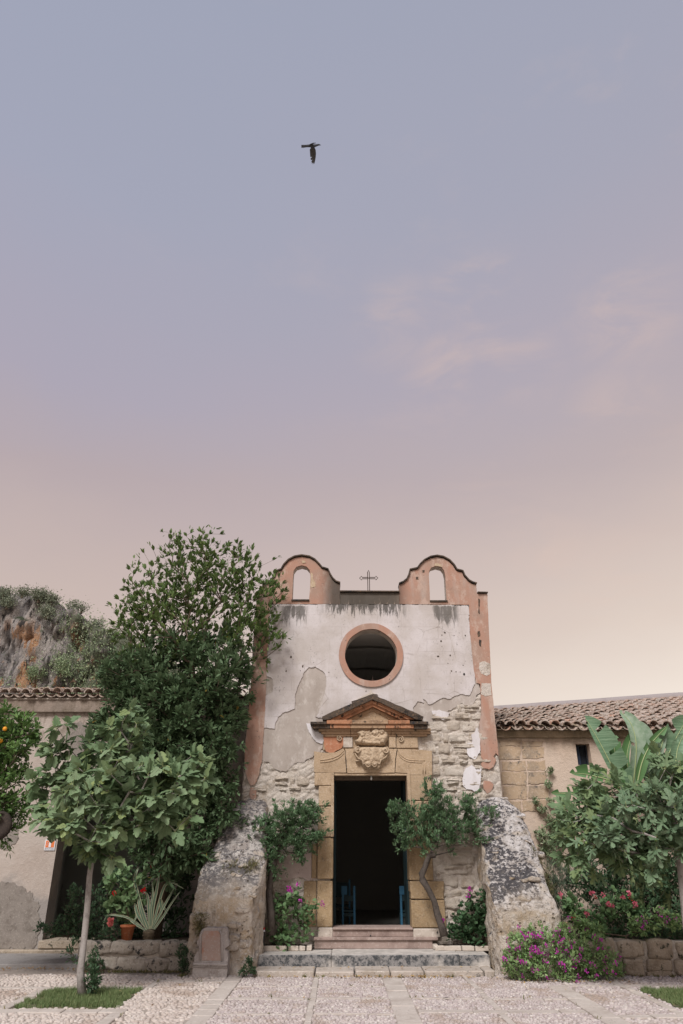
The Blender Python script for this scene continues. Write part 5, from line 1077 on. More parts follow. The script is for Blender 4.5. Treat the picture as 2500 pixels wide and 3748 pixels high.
# ================= fig trees =================
def fig_tree(base, trunk, rads, blobs, npt, nleaf, size, tpls, mobj, mst, label, clampf=None, nobj=290, extra=()):
    t = thing('fig_tree', base, label, 'tree', None); pts = blob_pts(blobs, npt, .55, clampf, .25)
    if len(extra): pts = np.concatenate([pts, np.array([tuple(e) for e in extra])])
    nd, pr_, tp_ = skeleton(trunk, pts, bend=.14); D_ = dirs_at(pts, nd, pr_, tp_)
    mb = MB(); mb.tube(trunk, rads, 10); o = mb.build('trunk', MT['bark_grey'], t, True)
    for v in o.data.vertices: v.co += noise.noise_vector(v.co * 7) * .012
    branches(nd, pr_, .006, .045, .45, len(trunk)).build('branches', MT['bark_grey'], t, True, kind='stuff')
    N = len(pts) * nleaf; Pp = np.repeat(pts, nleaf, 0); Dd = np.repeat(D_, nleaf, 0); r = rdir(N); L = Dd * .55 + r * .9; L[:, 2] += rng.uniform(-.55, .35, N); L /= np.linalg.norm(L, axis=1, keepdims=True)
    nm = rdir(N) * .45; nm[:, 2] += .8; nm[:, 1] -= .35; pet = size * rng.uniform(.25, .5, (N, 1)); Q = Pp + L * pet; sz = size * rng.uniform(.65, 1.25, N)
    B = basis(L, nm); vis_ = Q[:, 1] - .6 * sz; order = np.argsort(vis_); k3 = 0
    meshes = [mesh('leaf', tp[0], tp[1], mobj, True) for tp in tpls]; st_parts = []
    mp_ = MB()
    inview = [i for i in order if abs(Q[i, 0]) < (Q[i, 1] + 15) * .50][:nobj]; iset = set(inview)
    for i in inview:
        o = obj('leaf', meshes[i % len(meshes)], t); M = Matrix.Identity(4)
        for c in range(3):
            for rr_ in range(3): M[rr_][c] = B[i, c, rr_] * sz[i]
        M.translation = Vector(Q[i]); o.matrix_basis = M
    for q in range(len(tpls)):
        idx = [i for i in range(N) if i not in iset and i % len(tpls) == q]
        if idx: st_parts.append(scatter(tpls[q], Q[idx], L[idx], nm[idx], sz[idx]))
    Vv, Ff = cat(st_parts); mo('inner_leaves', Vv, Ff, mst, t, True, kind='stuff')
    for i in range(N): mp_.tube([Vector(Pp[i]), Vector(Q[i] + L[i] * sz[i] * .05)], .0035, 3, cap=False)
    mp_.build('leaf_stalks', simple('stalk_green', (.24, .28, .12), .6), t, kind='stuff')
    fr = MB()
    for i in rng.choice(len(pts), min(26, len(pts)), replace=False):
        p = pts[i] + np.array([random.uniform(-.03, .03), -.03, -.03]); fr.lathe([(.0, .022), (.012, .016), (.02, 0), (.017, -.016), (.0, -.022)], tuple(p), 7)
    fr.build('green_figs', MT['figfruit'], t, True, kind='stuff')
    return t
YF = -3.2
tk = [(178, 2295), (184, 2230), (192, 2160), (200, 2080), (206, 2010), (214, 1955), (222, 1900)]
trk = [Vector(P(x * 1.5944, y * 1.5944, YF)) for x, y in tk]; trk[0] = Vector((G(178 * 1.5944, 2296 * 1.5944).x, YF, 0.0))
fb = [pb(330, 2800, 105, YF), pb(210, 2880, 80, YF), pb(450, 2720, 85, YF + .1), pb(480, 2880, 130, YF - .1), pb(620, 2880, 95, YF), pb(330, 2960, 140, YF - .2), pb(560, 2960, 80, YF), pb(680, 2820, 65, YF), pb(270, 2960, 45, YF - .2), pb(400, 3060, 75, YF - .3), pb(220, 2720, 55, YF + .1), pb(700, 2920, 40, YF)]
fig_tree((trk[0].x, YF, 0), trk, [.062, .050, .045, .042, .040, .036, .032], fb, 205, 8, .175, FIGS, MT['figobj'], MT['fig'], 'young fig tree with slender pale trunk growing from the lawn patch at left',
         extra=[P(x, y, YF - .15) for x, y in [(210, 2665), (240, 2650), (450, 2640), (475, 2600), (500, 2650), (740, 2790), (750, 2850), (620, 2950), (690, 2990), (370, 3120), (400, 3140), (340, 3110), (120, 2860), (700, 2880), (640, 3040), (280, 3020)]])
mb = MB()
for pts in ([(640, 3000 - 30), (690, 2960), (740, 2950)],):
    pass
# shoots at the foot of the trunk
c0 = trk[0]; sh = blob_pts([(c0.x + .12, YF, .18, .12, .10, .16), (c0.x + .08, YF, .45, .05, .05, .18)], 70, .2)
t = thing('fig_suckers', (c0.x + .1, YF, .01), 'leafy suckers sprouting at the foot of the slender fig trunk', 'plant')
nd, pr_, tp_ = skeleton([(c0.x + .09, YF, 0), (c0.x + .1, YF, .12)], sh); branches(nd, pr_, .002, .008).build('stems', MT['bark_brown'], t)
mo('foliage', *rosette(OVAL, sh, dirs_at(sh, nd, pr_, tp_), 7, .05), MT['shade_leaf'], t)

YR2 = -3.25
trk = [Vector((5.22, YR2, 0)), Vector(P(2520, 3480, YR2)), Vector(P(2503, 3300, YR2)), Vector(P(2492, 3180, YR2)), Vector(P(2478, 3080, YR2)), Vector(P(2462, 2980, YR2))]
fb = [pb(2400, 2930, 100, YR2), pb(2500, 2900, 100, YR2), pb(2220, 2940, 90, YR2 + .3), pb(2130, 2960, 80, YR2 + .3), pb(2330, 3000, 140, YR2 - .1), pb(2200, 3060, 120, YR2), pb(2450, 3010, 130, YR2 - .2), pb(2100, 3080, 70, YR2 + .3), pb(2320, 3140, 90, YR2), pb(2620, 2950, 140, YR2), pb(2600, 3080, 110, YR2)]
fig_tree((5.22, YR2, 0), trk, [.07, .06, .055, .05, .046, .04], fb, 220, 8, .175, FIGD, MT['figobj_r'], MT['fig'], 'spreading fig tree with deeply lobed leaves at the right edge', extra=[P(x, y, YR2) for x, y in [(2195, 2825), (2270, 2880), (2050, 3000), (2060, 3060), (2405, 2765), (2415, 2800), (2150, 2890), (2180, 2860), (2490, 2800), (2460, 2840)]])

# ================= citrus tree at the left edge =================
YC = -2.55
ct_ = thing('orange_tree', (-5.9, YC, .0), 'glossy leaved orange tree cut off by the left edge behind the fig', 'tree')
cbb = [pb(20, 2650, 85, YC), pb(90, 2700, 60, YC), pb(-60, 2720, 120, YC), pb(40, 2780, 80, YC), pb(60, 2900, 75, YC), pb(-80, 2900, 120, YC), pb(10, 3000, 60, YC), pb(120, 2960, 35, YC)]
pC = blob_pts(cbb, 420, .5, None, .3); pC = np.concatenate([pC, np.array([tuple(P(x, y, YC)) for x, y in [(130, 2640), (140, 2660), (85, 3010), (70, 3030), (30, 3080), (20, 3110), (60, 3020), (150, 2950)]])])
trc = [(-5.95, YC, 0), (-5.95, YC, .8), (-5.9, YC, 1.5), (-5.85, YC, 2.1)]
nd, pr_, tp_ = skeleton(trc, pC); D_ = dirs_at(pC, nd, pr_, tp_)
mb = MB(); mb.tube(trc, [.08, .07, .06, .05], 8); mb.build('trunk', MT['bark_brown'], ct_, True); branches(nd, pr_, .003, .05, .45, 4).build('branches', MT['bark_brown'], ct_, True)
mo('crown', *cat([rosette(OVAL, pC, D_, 10, .085, (.5, 1.1), .1, .9, off=.03), rosette(OVAL, pC + rng.normal(size=pC.shape) * .07, D_, 6, .08, (.7, 1.3), .1, .9, off=.03)]), MT['citrus'], ct_)
for x, y in ((2, 2712), (18, 2668)):
    c = P(x, y, YC - .25); mb = MB(); mb.lathe([(.0, .038), (.022, .032), (.036, .012), (.036, -.012), (.022, -.032), (0, -.038)], tuple(c), 12); mb.build('orange_fruit', MT['fruit'], ct_, True)
c = P(-6, 3022, YC - .2); mb = MB(); mb.lathe([(0, -.02), (.13, -.04), (.19, -.03), (.215, .01), (.20, .05), (.15, .07), (.0, .075)], (c.x - .0, c.y, c.z), 28, axis='Y')
pt = thing('hanging_disc', tuple(c), 'dark round metal pan hanging below the orange branches at the left edge', 'pan'); mb.build('pan_body', MT['potdark'], pt, True)
mb = MB(); mb.tube([(c.x, c.y + .05, c.z + .2), (c.x - .01, c.y + .03, c.z + .5)], .006, 5); mb.build('hanging_wire', MT['iron'], pt)

# ================= small shrubs trained as trees beside the door =================
def small_tree(name, label, trunk, rads, blobs, npt, cl=None, mat='oleander', size=.052, flower='paleflower', nfl=60, tr_m='bark_dark', lo=None, extra=None):
    t = thing(name, tuple(trunk[0]), label, 'tree'); p = blob_pts(blobs, npt, .25, cl, .55)
    if extra is not None: p = np.concatenate([p, extra])
    nd, pr_, tp_ = skeleton([tuple(v) for v in trunk], p, bend=.1); D_ = dirs_at(p, nd, pr_, tp_)
    mb = MB(); mb.tube(trunk, rads, 9); o = mb.build('trunk', MT[tr_m], t, True)
    for v in o.data.vertices: v.co += noise.noise_vector(v.co * 11) * .01
    branches(nd, pr_, .0022, .026, .5, len(trunk)).build('branches', MT[tr_m], t, True)
    mo('crown', *cat([rosette(LANCE, p, D_, 12, size, (.4, 1.0), .35, 1.1, off=.015), rosette(LANCE, p + rng.normal(size=p.shape) * .045, D_, 8, size * .9, (.5, 1.2), .3, 1.1, off=.02)]), MT[mat], t)
    k = rng.choice(len(p), min(nfl, len(p)), replace=False); mo('blossoms', *rosette(OVAL, p[k] + np.array([0, -.03, 0]), D_[k], 4, .02, (.6, 1.2), .3, 1.6), MT[flower], t)
    return t
YO = -.36
trk = [P(x, y, YO) for x, y in px('E', [(585, 850), (560, 750), (520, 640), (490, 520), (430, 400), (375, 310), (368, 260), (400, 200), (420, 140), (445, 85), (500, 80)])]
trk = [Vector(p) + Vector((0, -.1 + .02 * math.sin(i), 0)) for i, p in enumerate(trk)]
bl = [pb(x, y, r, YO - .1, .32) for x, y, r in [(1530, 2980, 75), (1600, 2940, 60), (1480, 3000, 55), (1560, 3060, 60), (1630, 3000, 70), (1700, 2970, 55), (1490, 3070, 35), (1660, 3050, 55), (1740, 3030, 40), (1720, 2930, 22), (1590, 2890, 30), (1770, 3080, 25), (1800, 2980, 22), (1450, 2960, 25)]]
ex = np.array([tuple(P(x, y, YO - .1)) for x, y in [(1555, 2870), (1560, 2890), (1560, 2910), (1610, 2880), (1758, 2895), (1745, 2905), (1730, 2910), (1700, 2905), (1815, 2955), (1800, 2960), (1430, 2950), (1425, 2985), (1445, 3090), (1460, 3110), (1475, 3100), (1535, 3090), (1550, 3110), (1660, 3130), (1655, 3115)]])
small_tree('gnarled_tree', 'small grey leaved tree with twisting dark trunk right of the chapel door', trk, [.075, .066, .058, .054, .054, .062, .058, .052, .050, .048, .036], bl, 500, None, extra=ex, size=.062)
trk = [P(x, y, YO) for x, y in [(1000, 3420), (998, 3340), (990, 3260), (1002, 3180), (1022, 3120), (1030, 3060)]]; trk = [Vector(p) + Vector((-.02, -.1, 0)) for p in trk]
bl = [pb(x, y, r, YO - .15, .30) for x, y, r in [(1040, 3000, 60), (1100, 3010, 65), (1000, 3060, 60), (960, 3020, 40), (1150, 2990, 45), (1080, 3070, 50), (1130, 3080, 40), (990, 3130, 45), (950, 3080, 35), (1110, 2970, 45), (1000, 3190, 30), (1100, 3130, 25), (1170, 3060, 25)]]
ex = np.array([tuple(P(x, y, YO - .15)) for x, y in [(1003, 2930), (1008, 2950), (1035, 2950), (1070, 2930), (1075, 2950), (1120, 2940), (1140, 2940), (1190, 2950), (1200, 2945), (1175, 2970), (905, 3020), (930, 3010), (1200, 3040), (1040, 3180), (1115, 3150), (1010, 3220)]])
small_tree('bushy_tree', 'small grey leaved bushy tree with upright dark trunk left of the chapel door', trk, [.075, .066, .06, .058, .052, .04], bl, 480, None, extra=ex, size=.062)

# ================= bushes and flowers =================
def bush(name, label, base, blobs, n, tpl, size, mat, nl=8, cat_='bush', spread=(.5, 1.2), up=.25, wid=1, flowers=(), cl=None, lump=.3, shell=.5, stem=.006, fs=.022, sm='bark_brown'):
    t = thing(name, base, label, cat_); p = blob_pts(blobs, n, shell, cl, lump); nd, pr_, tp_ = skeleton([tuple(base), (base[0], base[1], base[2] + .05)], p, bend=.08); D_ = dirs_at(p, nd, pr_, tp_)
    branches(nd, pr_, .0018, stem * 2.2, .5).build('stems', MT[sm], t); mo('foliage', *rosette(tpl, p, D_, nl, size, spread, up, wid, off=size * .5), MT[mat], t)
    for (fn, fm, k, pn, sc) in flowers:
        f = (p[:, 1].max() - p[:, 1]) + rng.uniform(0, .25, len(p)) + .4 * (p[:, 2] - p[:, 2].min()); ix = np.argsort(-f)[:max(k * 3, 1)]; ix = rng.choice(ix, min(k, len(ix)), replace=False)
        for i in ix:
            c = p[i] + D_[i] * size * .8 + np.array([0, -.03, .01]); V, F = rosette(OVAL, c[None] * 0, np.array([[0, -.5, .6]]), pn, fs * sc, (.7, 1.1), .2, 1.8, nup=.3); o = mo('blossom', V, F, MT[fm], t); o.location = tuple(c)
    return t
zs_ = zs2 + .06
bush('geranium_bush', 'round leaved green geranium with a few magenta blooms left of the door', (-1.02, -.25, zs_), [pb(x, y, r, -.30, .2) for x, y, r in [(1060, 3340, 55), (1020, 3400, 45), (1110, 3400, 45), (1080, 3290, 40), (1050, 3430, 50), (1130, 3340, 28), (1020, 3300, 30), (1150, 3310, 18)]], 190, ROUND, .060, 'geranium', 3, up=.2, spread=(.8, 1.4), shell=.4)
def blooms(t, pts, Y, m, k, s, n=1):
    for x, y in pts:
        c = P(x, y, Y); V, F = rosette(OVAL, np.zeros((1, 3)), np.array([[0, -.6, .4]]), k, s, (.7, 1.2), .2, 1.9, nup=.2); o = mo('blossom', V, F, MT[m], t); o.location = tuple(c)
def last(): return [o for o in COL.objects if o.get('label')][-1]
blooms(last(), [(1057, 3250), (1062, 3258)], -.45, 'purple', 18, .035); blooms(last(), [(1093, 3235), (1098, 3297), (1178, 3303), (1182, 3312)], -.42, 'purple', 12, .028)
bush('geranium_bush', 'dark green geranium mass against the right flank wall beside the door', (2.25, -.22, zs_), [pb(x, y, r, -.30, .2) for x, y, r in [(1740, 3330, 50), (1700, 3390, 50), (1750, 3420, 50), (1660, 3410, 30), (1770, 3280, 30), (1690, 3350, 28), (1760, 3370, 40)]], 230, ROUND, .056, 'geranium_d', 4, up=.2, spread=(.8, 1.4), shell=.3)
blooms(last(), [(1721, 3249), (1724, 3254), (1715, 3276), (1622, 3368)], -.48, 'purple', 12, .028)
bush('flowering_bush', 'wide trailing bush covered in magenta flowers at the foot of the right flank wall', (3.25, -1.8, .0), [pb(x, y, r, Y, .26) for x, y, r, Y in [(1900, 3480, 62, -1.7), (1990, 3470, 70, -1.75), (2080, 3480, 72, -1.75), (2170, 3500, 70, -1.75), (2230, 3530, 50, -1.75), (1880, 3530, 45, -1.8), (1960, 3550, 45, -1.85), (2060, 3560, 42, -1.9), (2160, 3565, 38, -1.85), (1930, 3420, 30, -1.6), (2060, 3410, 28, -1.6)]], 820, OVAL, .046, 'lantana', 11, flowers=(('blossom', 'purple', 110, 10, 1.25),), cl=lambda p: p[2] > .03 and p[1] < -1.38, shell=.5)
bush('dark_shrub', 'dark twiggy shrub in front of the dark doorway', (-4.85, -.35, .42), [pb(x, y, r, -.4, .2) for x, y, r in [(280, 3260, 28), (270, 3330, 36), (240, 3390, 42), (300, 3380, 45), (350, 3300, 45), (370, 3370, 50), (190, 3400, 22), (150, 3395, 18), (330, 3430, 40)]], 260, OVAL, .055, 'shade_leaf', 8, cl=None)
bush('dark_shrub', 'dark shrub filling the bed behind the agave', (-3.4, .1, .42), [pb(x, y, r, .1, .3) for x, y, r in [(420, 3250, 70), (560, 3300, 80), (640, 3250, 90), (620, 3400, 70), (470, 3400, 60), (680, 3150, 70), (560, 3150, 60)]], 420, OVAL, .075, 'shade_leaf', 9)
bush('red_geranium', 'pale green geranium with red blooms behind the agave', (-3.75, -.45, .42), [pb(x, y, r, -.5, .16) for x, y, r in [(420, 3260, 40), (450, 3310, 40), (400, 3220, 25), (500, 3290, 35), (480, 3230, 30), (460, 3180, 22), (530, 3220, 25), (410, 3300, 25), (470, 3350, 22)]], 110, ROUND, .085, 'geranium_l', 3, up=.1, spread=(.9, 1.5), shell=.3)
g_ = last(); blooms(g_, [(418, 3268), (527, 3255), (524, 3259), (558, 3165), (588, 3193)], -.72, 'redp', 16, .030)
bush('rose_bush', 'straggly rose bush with one salmon bloom beside the clay pot', (-3.75, -.72, .42), [pb(x, y, r, -.75, .1) for x, y, r in [(385, 3400, 30), (415, 3430, 30), (370, 3440, 28), (400, 3370, 20)]], 60, OVAL, .05, 'shade_leaf', 6)
blooms(last(), [(404, 3372), (406, 3366), (402, 3378)], -.98, 'rose', 22, .040)
bush('climbing_rose', 'thorny climber sprawling over the bed wall behind the fig trunk', (-3.95, -1.05, .0), [pb(x, y, r, -1.08, .06) for x, y, r in [(245, 3480, 18), (275, 3510, 20), (330, 3540, 30), (355, 3510, 28), (270, 3450, 15), (370, 3560, 22)]], 60, OVAL, .05, 'shade_leaf', 5, cl=lambda p: p[2] > .02)
# weeds on and by the flank walls
bush('wild_shrub', 'feathery weed with cream flower spikes on top of the left flank wall', (-1.85, -.95, 1.45), [pb(x, y, r, -.95, .16) for x, y, r in [(850, 3200, 40), (910, 3190, 35), (800, 3240, 28), (870, 3230, 40), (940, 3160, 20), (760, 3270, 14)]], 230, NEED, .075, 'weed', 16, 'plant' and 'shrub', up=.6, spread=(.4, .9), wid=1)
bush('wild_shrub', 'dark ragged tuft of dry stems where the left flank wall meets the chapel', (-1.85, -.35, 2.2), [pb(x, y, r, -.45, .15) for x, y, r in [(900, 3030, 35), (860, 3070, 40), (930, 3070, 40), (880, 3110, 30)]], 150, NEED, .07, 'shade_leaf', 14, 'shrub', up=.4)
bush('wild_shrub', 'small green tuft growing above the carved fragment', (-2.35, -1.33, .85), [pb(x, y, r, -1.38, .05) for x, y, r in [(735, 3400, 18), (720, 3370, 14), (745, 3360, 12), (730, 3425, 12)]], 50, NEED, .07, 'weed', 12, 'shrub', up=.7)
bush('ivy_clump', 'dark leafy clump between the bed wall and the carved fragment', (-2.6, -1.2, 0), [pb(x, y, r, -1.25, .12) for x, y, r in [(685, 3500, 28), (690, 3550, 25), (665, 3480, 18), (675, 3530, 22)]], 90, OVAL, .04, 'shade_leaf', 9, cl=lambda p: p[2] > .02)
bush('ivy_clump', 'dark leafy clump at the left end of the steps', (-1.38, -1.52, 0), [pb(x, y, r, -1.55, .08) for x, y, r in [(905, 3540, 16), (915, 3520, 14), (890, 3560, 16), (925, 3555, 12)]], 60, OVAL, .035, 'shade_leaf', 8, cl=lambda p: p[2] > .02)
bush('wild_shrub', 'wiry olive green weeds spilling down the outer side of the right flank wall', (3.55, -.7, 1.7), [pb(x, y, r, -.75, .12) for x, y, r in [(1960, 3150, 25), (1985, 3200, 30), (2000, 3250, 28), (1945, 3110, 15), (1990, 3290, 18)]], 170, NEED, .06, 'weed', 12, 'shrub', up=.1)
# right bed
bush('rosemary_bush', 'grey green rosemary behind the right flank wall', (3.75, -.25, .48), [pb(x, y, r, -.25, .2) for x, y, r in [(2030, 3200, 55), (2060, 3270, 55), (2010, 3250, 40), (2080, 3180, 35), (2050, 3330, 50)]], 330, NEED, .07, 'rosemary', 16, up=.6, spread=(.3, .9))
bush('creeper', 'thin creeper climbing the plaster wall of the right wing', (3.9, .5, .5), [pb(x, y, r, .5, .06) for x, y, r in [(1960, 2930, 14), (1985, 2965, 16), (2010, 2870, 10), (2015, 2930, 12), (2020, 3010, 25), (1990, 3060, 30), (2010, 3110, 30), (2015, 2820, 8), (2060, 2960, 18), (2080, 3000, 25), (2040, 3060, 30)]], 330, OVAL, .05, 'scrub', 7, 'vine', stem=.004)
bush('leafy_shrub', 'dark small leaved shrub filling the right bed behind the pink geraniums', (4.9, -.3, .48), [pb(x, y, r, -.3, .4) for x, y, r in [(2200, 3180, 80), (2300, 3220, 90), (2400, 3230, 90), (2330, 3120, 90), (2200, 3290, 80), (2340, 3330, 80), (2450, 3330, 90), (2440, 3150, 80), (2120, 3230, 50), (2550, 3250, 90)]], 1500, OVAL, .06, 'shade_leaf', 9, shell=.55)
bush('pink_geranium', 'bushy geranium with clusters of pink blooms on the right bed wall', (4.35, -.95, .48), [pb(x, y, r, -.98, .16) for x, y, r in [(2110, 3340, 40), (2150, 3380, 45), (2200, 3400, 30), (2230, 3330, 40), (2290, 3300, 40), (2080, 3300, 30), (2340, 3340, 30)]], 230, ROUND, .062, 'geranium', 4, up=.2, spread=(.8, 1.4))
blooms(last(), [(2051, 3269), (2053, 3277), (2164, 3266), (2168, 3268), (2207, 3273), (2278, 3283), (2282, 3285), (2302, 3266), (2307, 3275), (2228, 3309), (2226, 3307), (2240, 3312), (2145, 3344), (2150, 3343), (2325, 3305), (2328, 3312)], -1.16, 'pink', 16, .030); blooms(last(), [(2098, 3360), (2180, 3285), (2310, 3288)], -1.14, 'redp', 10, .024)
bush('trailing_bush', 'pale green trailing plant hanging over the right bed wall', (4.75, -1.2, .5), [pb(x, y, r, -1.3, .12) for x, y, r in [(2140, 3400, 30), (2180, 3410, 28), (2340, 3390, 40), (2400, 3380, 30), (2420, 3350, 25), (2110, 3370, 22), (2470, 3370, 25)]], 200, OVAL, .055, 'lantana', 8, up=-.2, flowers=(('blossom', 'purple', 16, 8, 1.0),))
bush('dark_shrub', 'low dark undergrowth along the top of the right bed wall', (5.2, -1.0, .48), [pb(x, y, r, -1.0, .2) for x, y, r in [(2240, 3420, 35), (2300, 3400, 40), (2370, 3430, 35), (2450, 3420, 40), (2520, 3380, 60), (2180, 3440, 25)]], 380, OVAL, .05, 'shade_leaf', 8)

# agave
YA = -.62
ag = thing('agave', (P(540, 3430, YA).x, YA, .42), 'striped cream edged agave with long arching leaves in the left bed', 'agave')
GM = simple('agave_green', (.12, .19, .13), .5); CM = simple('agave_cream_margin', (.48, .46, .30), .5)
def strap(pts, wid, name, parent, mats, twist=0.0, seed=0, fold=.3, face=(0, -1, .25)):
    pts = [Vector(p) for p in pts]; n = len(pts); V = []; F = []; mi = []; out = []
    for i in range(n - 1):
        p0, p1, p2, p3 = pts[max(i - 1, 0)], pts[i], pts[i + 1], pts[min(i + 2, n - 1)]
        for k in range(4):
            t = k / 4; out.append(.5 * ((2 * p1) + (p2 - p0) * t + (2 * p0 - 5 * p1 + 4 * p2 - p3) * t * t + (3 * p1 - p0 - 3 * p2 + p3) * t ** 3))
    out.append(pts[-1]); m = len(out)
    for i, p in enumerate(out):
        f = i / (m - 1); d = (out[min(i + 1, m - 1)] - out[max(i - 1, 0)]).normalized(); fc = Vector(face); a = d.cross(fc); a.normalize(); nn = a.cross(d)
        rot = Matrix.Rotation(twist * f, 3, d); a = rot @ a; nn = rot @ nn
        w_ = wid * .82 * (min(1, .55 + f * 2.2) if f < .35 else max(.0, 1 - ((f - .35) / .65) ** 2.2)) + .0015
        for s, z in ((-1, fold), (-.68, fold * .62), (0, 0), (.68, fold * .62), (1, fold)): V.append(p + a * w_ * s + nn * w_ * z)
    for i in range(m - 1):
        for k in range(4): F.append((i * 5 + k, i * 5 + k + 1, i * 5 + 6 + k, i * 5 + 5 + k)); mi.append(1 if k in (0, 3) else 0)
    return mo(name, V, F, mats, parent, True, mi)
ab = (545, 3400)
for pts, wd, tw in [([(545, 3400), (520, 3330), (495, 3230), (500, 3190), (512, 3172)], .030, .3), ([(548, 3400), (545, 3340), (540, 3280), (525, 3262)], .026, .0), ([(552, 3395), (560, 3320), (575, 3250), (586, 3180)], .034, .2), ([(556, 3400), (575, 3330), (595, 3260), (610, 3235), (635, 3232), (672, 3253)], .026, .6), ([(555, 3400), (585, 3345), (615, 3290), (640, 3245)], .024, .2),
        ([(560, 3400), (590, 3340), (585, 3290), (605, 3330), (613, 3338)], .030, .4), ([(540, 3402), (505, 3350), (495, 3310), (500, 3350), (485, 3378)], .030, -.3), ([(535, 3405), (500, 3385), (460, 3355), (410, 3348), (385, 3352)], .020, .2), ([(530, 3405), (490, 3370), (440, 3352), (388, 3356), (375, 3420)], .016, .1), ([(550, 3400), (552, 3330), (560, 3270), (556, 3225)], .022, .1), ([(565, 3402), (600, 3350), (625, 3310), (660, 3262)], .020, .2), ([(535, 3400), (515, 3340), (505, 3290), (492, 3240)], .024, -.2)]:
    q_ = [P(x, y, YA + random.uniform(-.12, .1) * (i / len(pts))) for i, (x, y) in enumerate(pts)]; strap(q_, wd, 'leaf', ag, [GM, CM], tw)
mb = MB()
c = P(545, 3420, YA); mb.lathe([(.05, -.09), (.10, -.06), (.085, -.03), (.12, -.015), (.09, .01), (.115, .03), (.07, .06), (.02, .08)], tuple(c), 12); mb.build('stump', stone_mat('agave_stump', (.13, .10, .07), (.06, .045, .03), (.30, .27, .17), 14, 0, pit=False), ag, True)
# clay pot
c = P(465, 3420, -.66); pz = .42; ph = P(0, 3385, -.66).z - pz
pt = thing('clay_pot', (c.x, -.66, pz), 'terracotta flower pot standing on the bed wall beside the agave', 'pot')
mb = MB(); mb.lathe([(.0, pz), (.085, pz), (.12, pz + ph * .86), (.132, pz + ph * .86), (.132, pz + ph), (.115, pz + ph), (.11, pz + ph * .9), (0, pz + ph * .88)], (c.x, -.66, 0), 20); mb.build('pot_body', MT['clay'], pt, True)

# banana plant
YB = -.35
bn = thing('banana_plant', (P(2310, 3000, YB).x, YB, .48), 'banana plant with tall torn leaves in front of the right wing', 'banana plant')
bl_m = NT('banana_leaf', .5); tcn = bl_m.n('ShaderNodeTexCoord'); wv = bl_m.noise(1.0, 5, .6, v=bl_m.map((3, 3, 40), v=bl_m.pos)); bl_m.col(bl_m.mix(bl_m.ss(wv, .35, .65), (.095, .17, .095), (.165, .255, .155))); bl_m.bump(wv, .5, .02)
rb_m = simple('banana_midrib', (.34, .40, .20), .5); bd_m = simple('young_banana_leaf', (.08, .17, .06), .5)
pale_m = NT('banana_leaf_underside', .55); pale_m.col(pale_m.mix(pale_m.ss(pale_m.noise(9, 6), .35, .65), (.17, .25, .16), (.25, .32, .235))); pale_m = pale_m.m; bl_m = bl_m.m
def banana(pts, wl, wr, mat, Y=YB, tears=0, bow=.18, tilt=0.0, seed=0):
    """blade on a midrib; wl / wr: half widths in photo pixels"""
    rs = random.Random(seed); q_ = [P(x, y, Y - bow * math.sin(math.pi * i / (len(pts) - 1)) * .5) for i, (x, y) in enumerate(pts)]; out = []
    n = len(q_)
    for i in range(n - 1):
        p0, p1, p2, p3 = q_[max(i - 1, 0)], q_[i], q_[i + 1], q_[min(i + 2, n - 1)]
        for k in range(6):
            t = k / 6; out.append(.5 * ((2 * p1) + (p2 - p0) * t + (2 * p0 - 5 * p1 + 4 * p2 - p3) * t * t + (3 * p1 - p0 - 3 * p2 + p3) * t ** 3))
    out.append(q_[-1]); m = len(out); mpx = MP(pts[0][1], Y); V = []; F = []; mi = []; C = 4
    for i, p in enumerate(out):
        f = i / (m - 1); d = (out[min(i + 1, m - 1)] - out[max(i - 1, 0)]).normalized(); a = d.cross(Vector((0, -1, tilt))).normalized(); nn = a.cross(d)
        pf = min(1, (f / .22)) ** .6 * (1 - max(0, (f - .6) / .4) ** 2.4) + .02
        for side, wd in ((-1, wl), (1, wr)):
            for c_ in range(C + 1):
                s = c_ / C; V.append(p + a * side * wd * mpx * pf * s + nn * (wd * mpx * pf) * (.35 * s * s) * (1 if True else 0) + d * wd * mpx * .25 * s * s)
    R_ = 2 * (C + 1); 
    tear = {(s, rs.randrange(4, m - 2)) for s in (0, 1) for _ in range(tears)}
    for i in range(m - 1):
        for s in (0, 1):
            for c_ in range(C):
                if (s, i) in tear and c_ > 0: continue
                k = i * R_ + s * (C + 1) + c_; F.append((k, k + 1, k + 1 + R_, k + R_) if s else (k + 1, k, k + R_, k + R_ + 1)); mi.append(0)
    b0 = len(V); 
    o = mo('leaf', V, F, [mat], bn, True)
    mb = MB(); mb.tube([p + Vector((0, -.006, 0)) for p in out], [.016 * (1 - .8 * i / (m - 1)) for i in range(m)], 5); mb.build('midrib', rb_m, o, True)
banana([(2290, 2900), (2262, 2850), (2222, 2770), (2185, 2700), (2145, 2632)], 18, 58, bl_m, YB, 3, .2, seed=1)
banana([(2305, 2900), (2300, 2830), (2295, 2760), (2315, 2680)], 26, 8, bd_m, YB - .02, 0, .1, seed=2)
banana([(2315, 2890), (2325, 2800), (2328, 2720), (2310, 2650), (2272, 2606)], 22, 32, pale_m, YB + .05, 1, .3, seed=3)
banana([(2345, 2850), (2350, 2760), (2345, 2700), (2330, 2645)], 8, 42, pale_m, YB + .12, 1, .1, seed=4)
banana([(2410, 2860), (2435, 2790), (2470, 2710), (2515, 2630)], 55, 36, bl_m, YB, 2, .2, seed=5)
banana([(2400, 2810), (2412, 2760), (2425, 2715), (2430, 2668)], 16, 12, pale_m, YB - .12, 0, .05, seed=6)
banana([(2300, 2920), (2240, 2862), (2180, 2842), (2140, 2833), (2093, 2830)], 14, 34, bd_m, YB, 4, .1, seed=7)
banana([(2260, 2985), (2200, 2925), (2140, 2905), (2080, 2905), (2022, 2903)], 16, 24, bd_m, YB, 9, .1, seed=8)
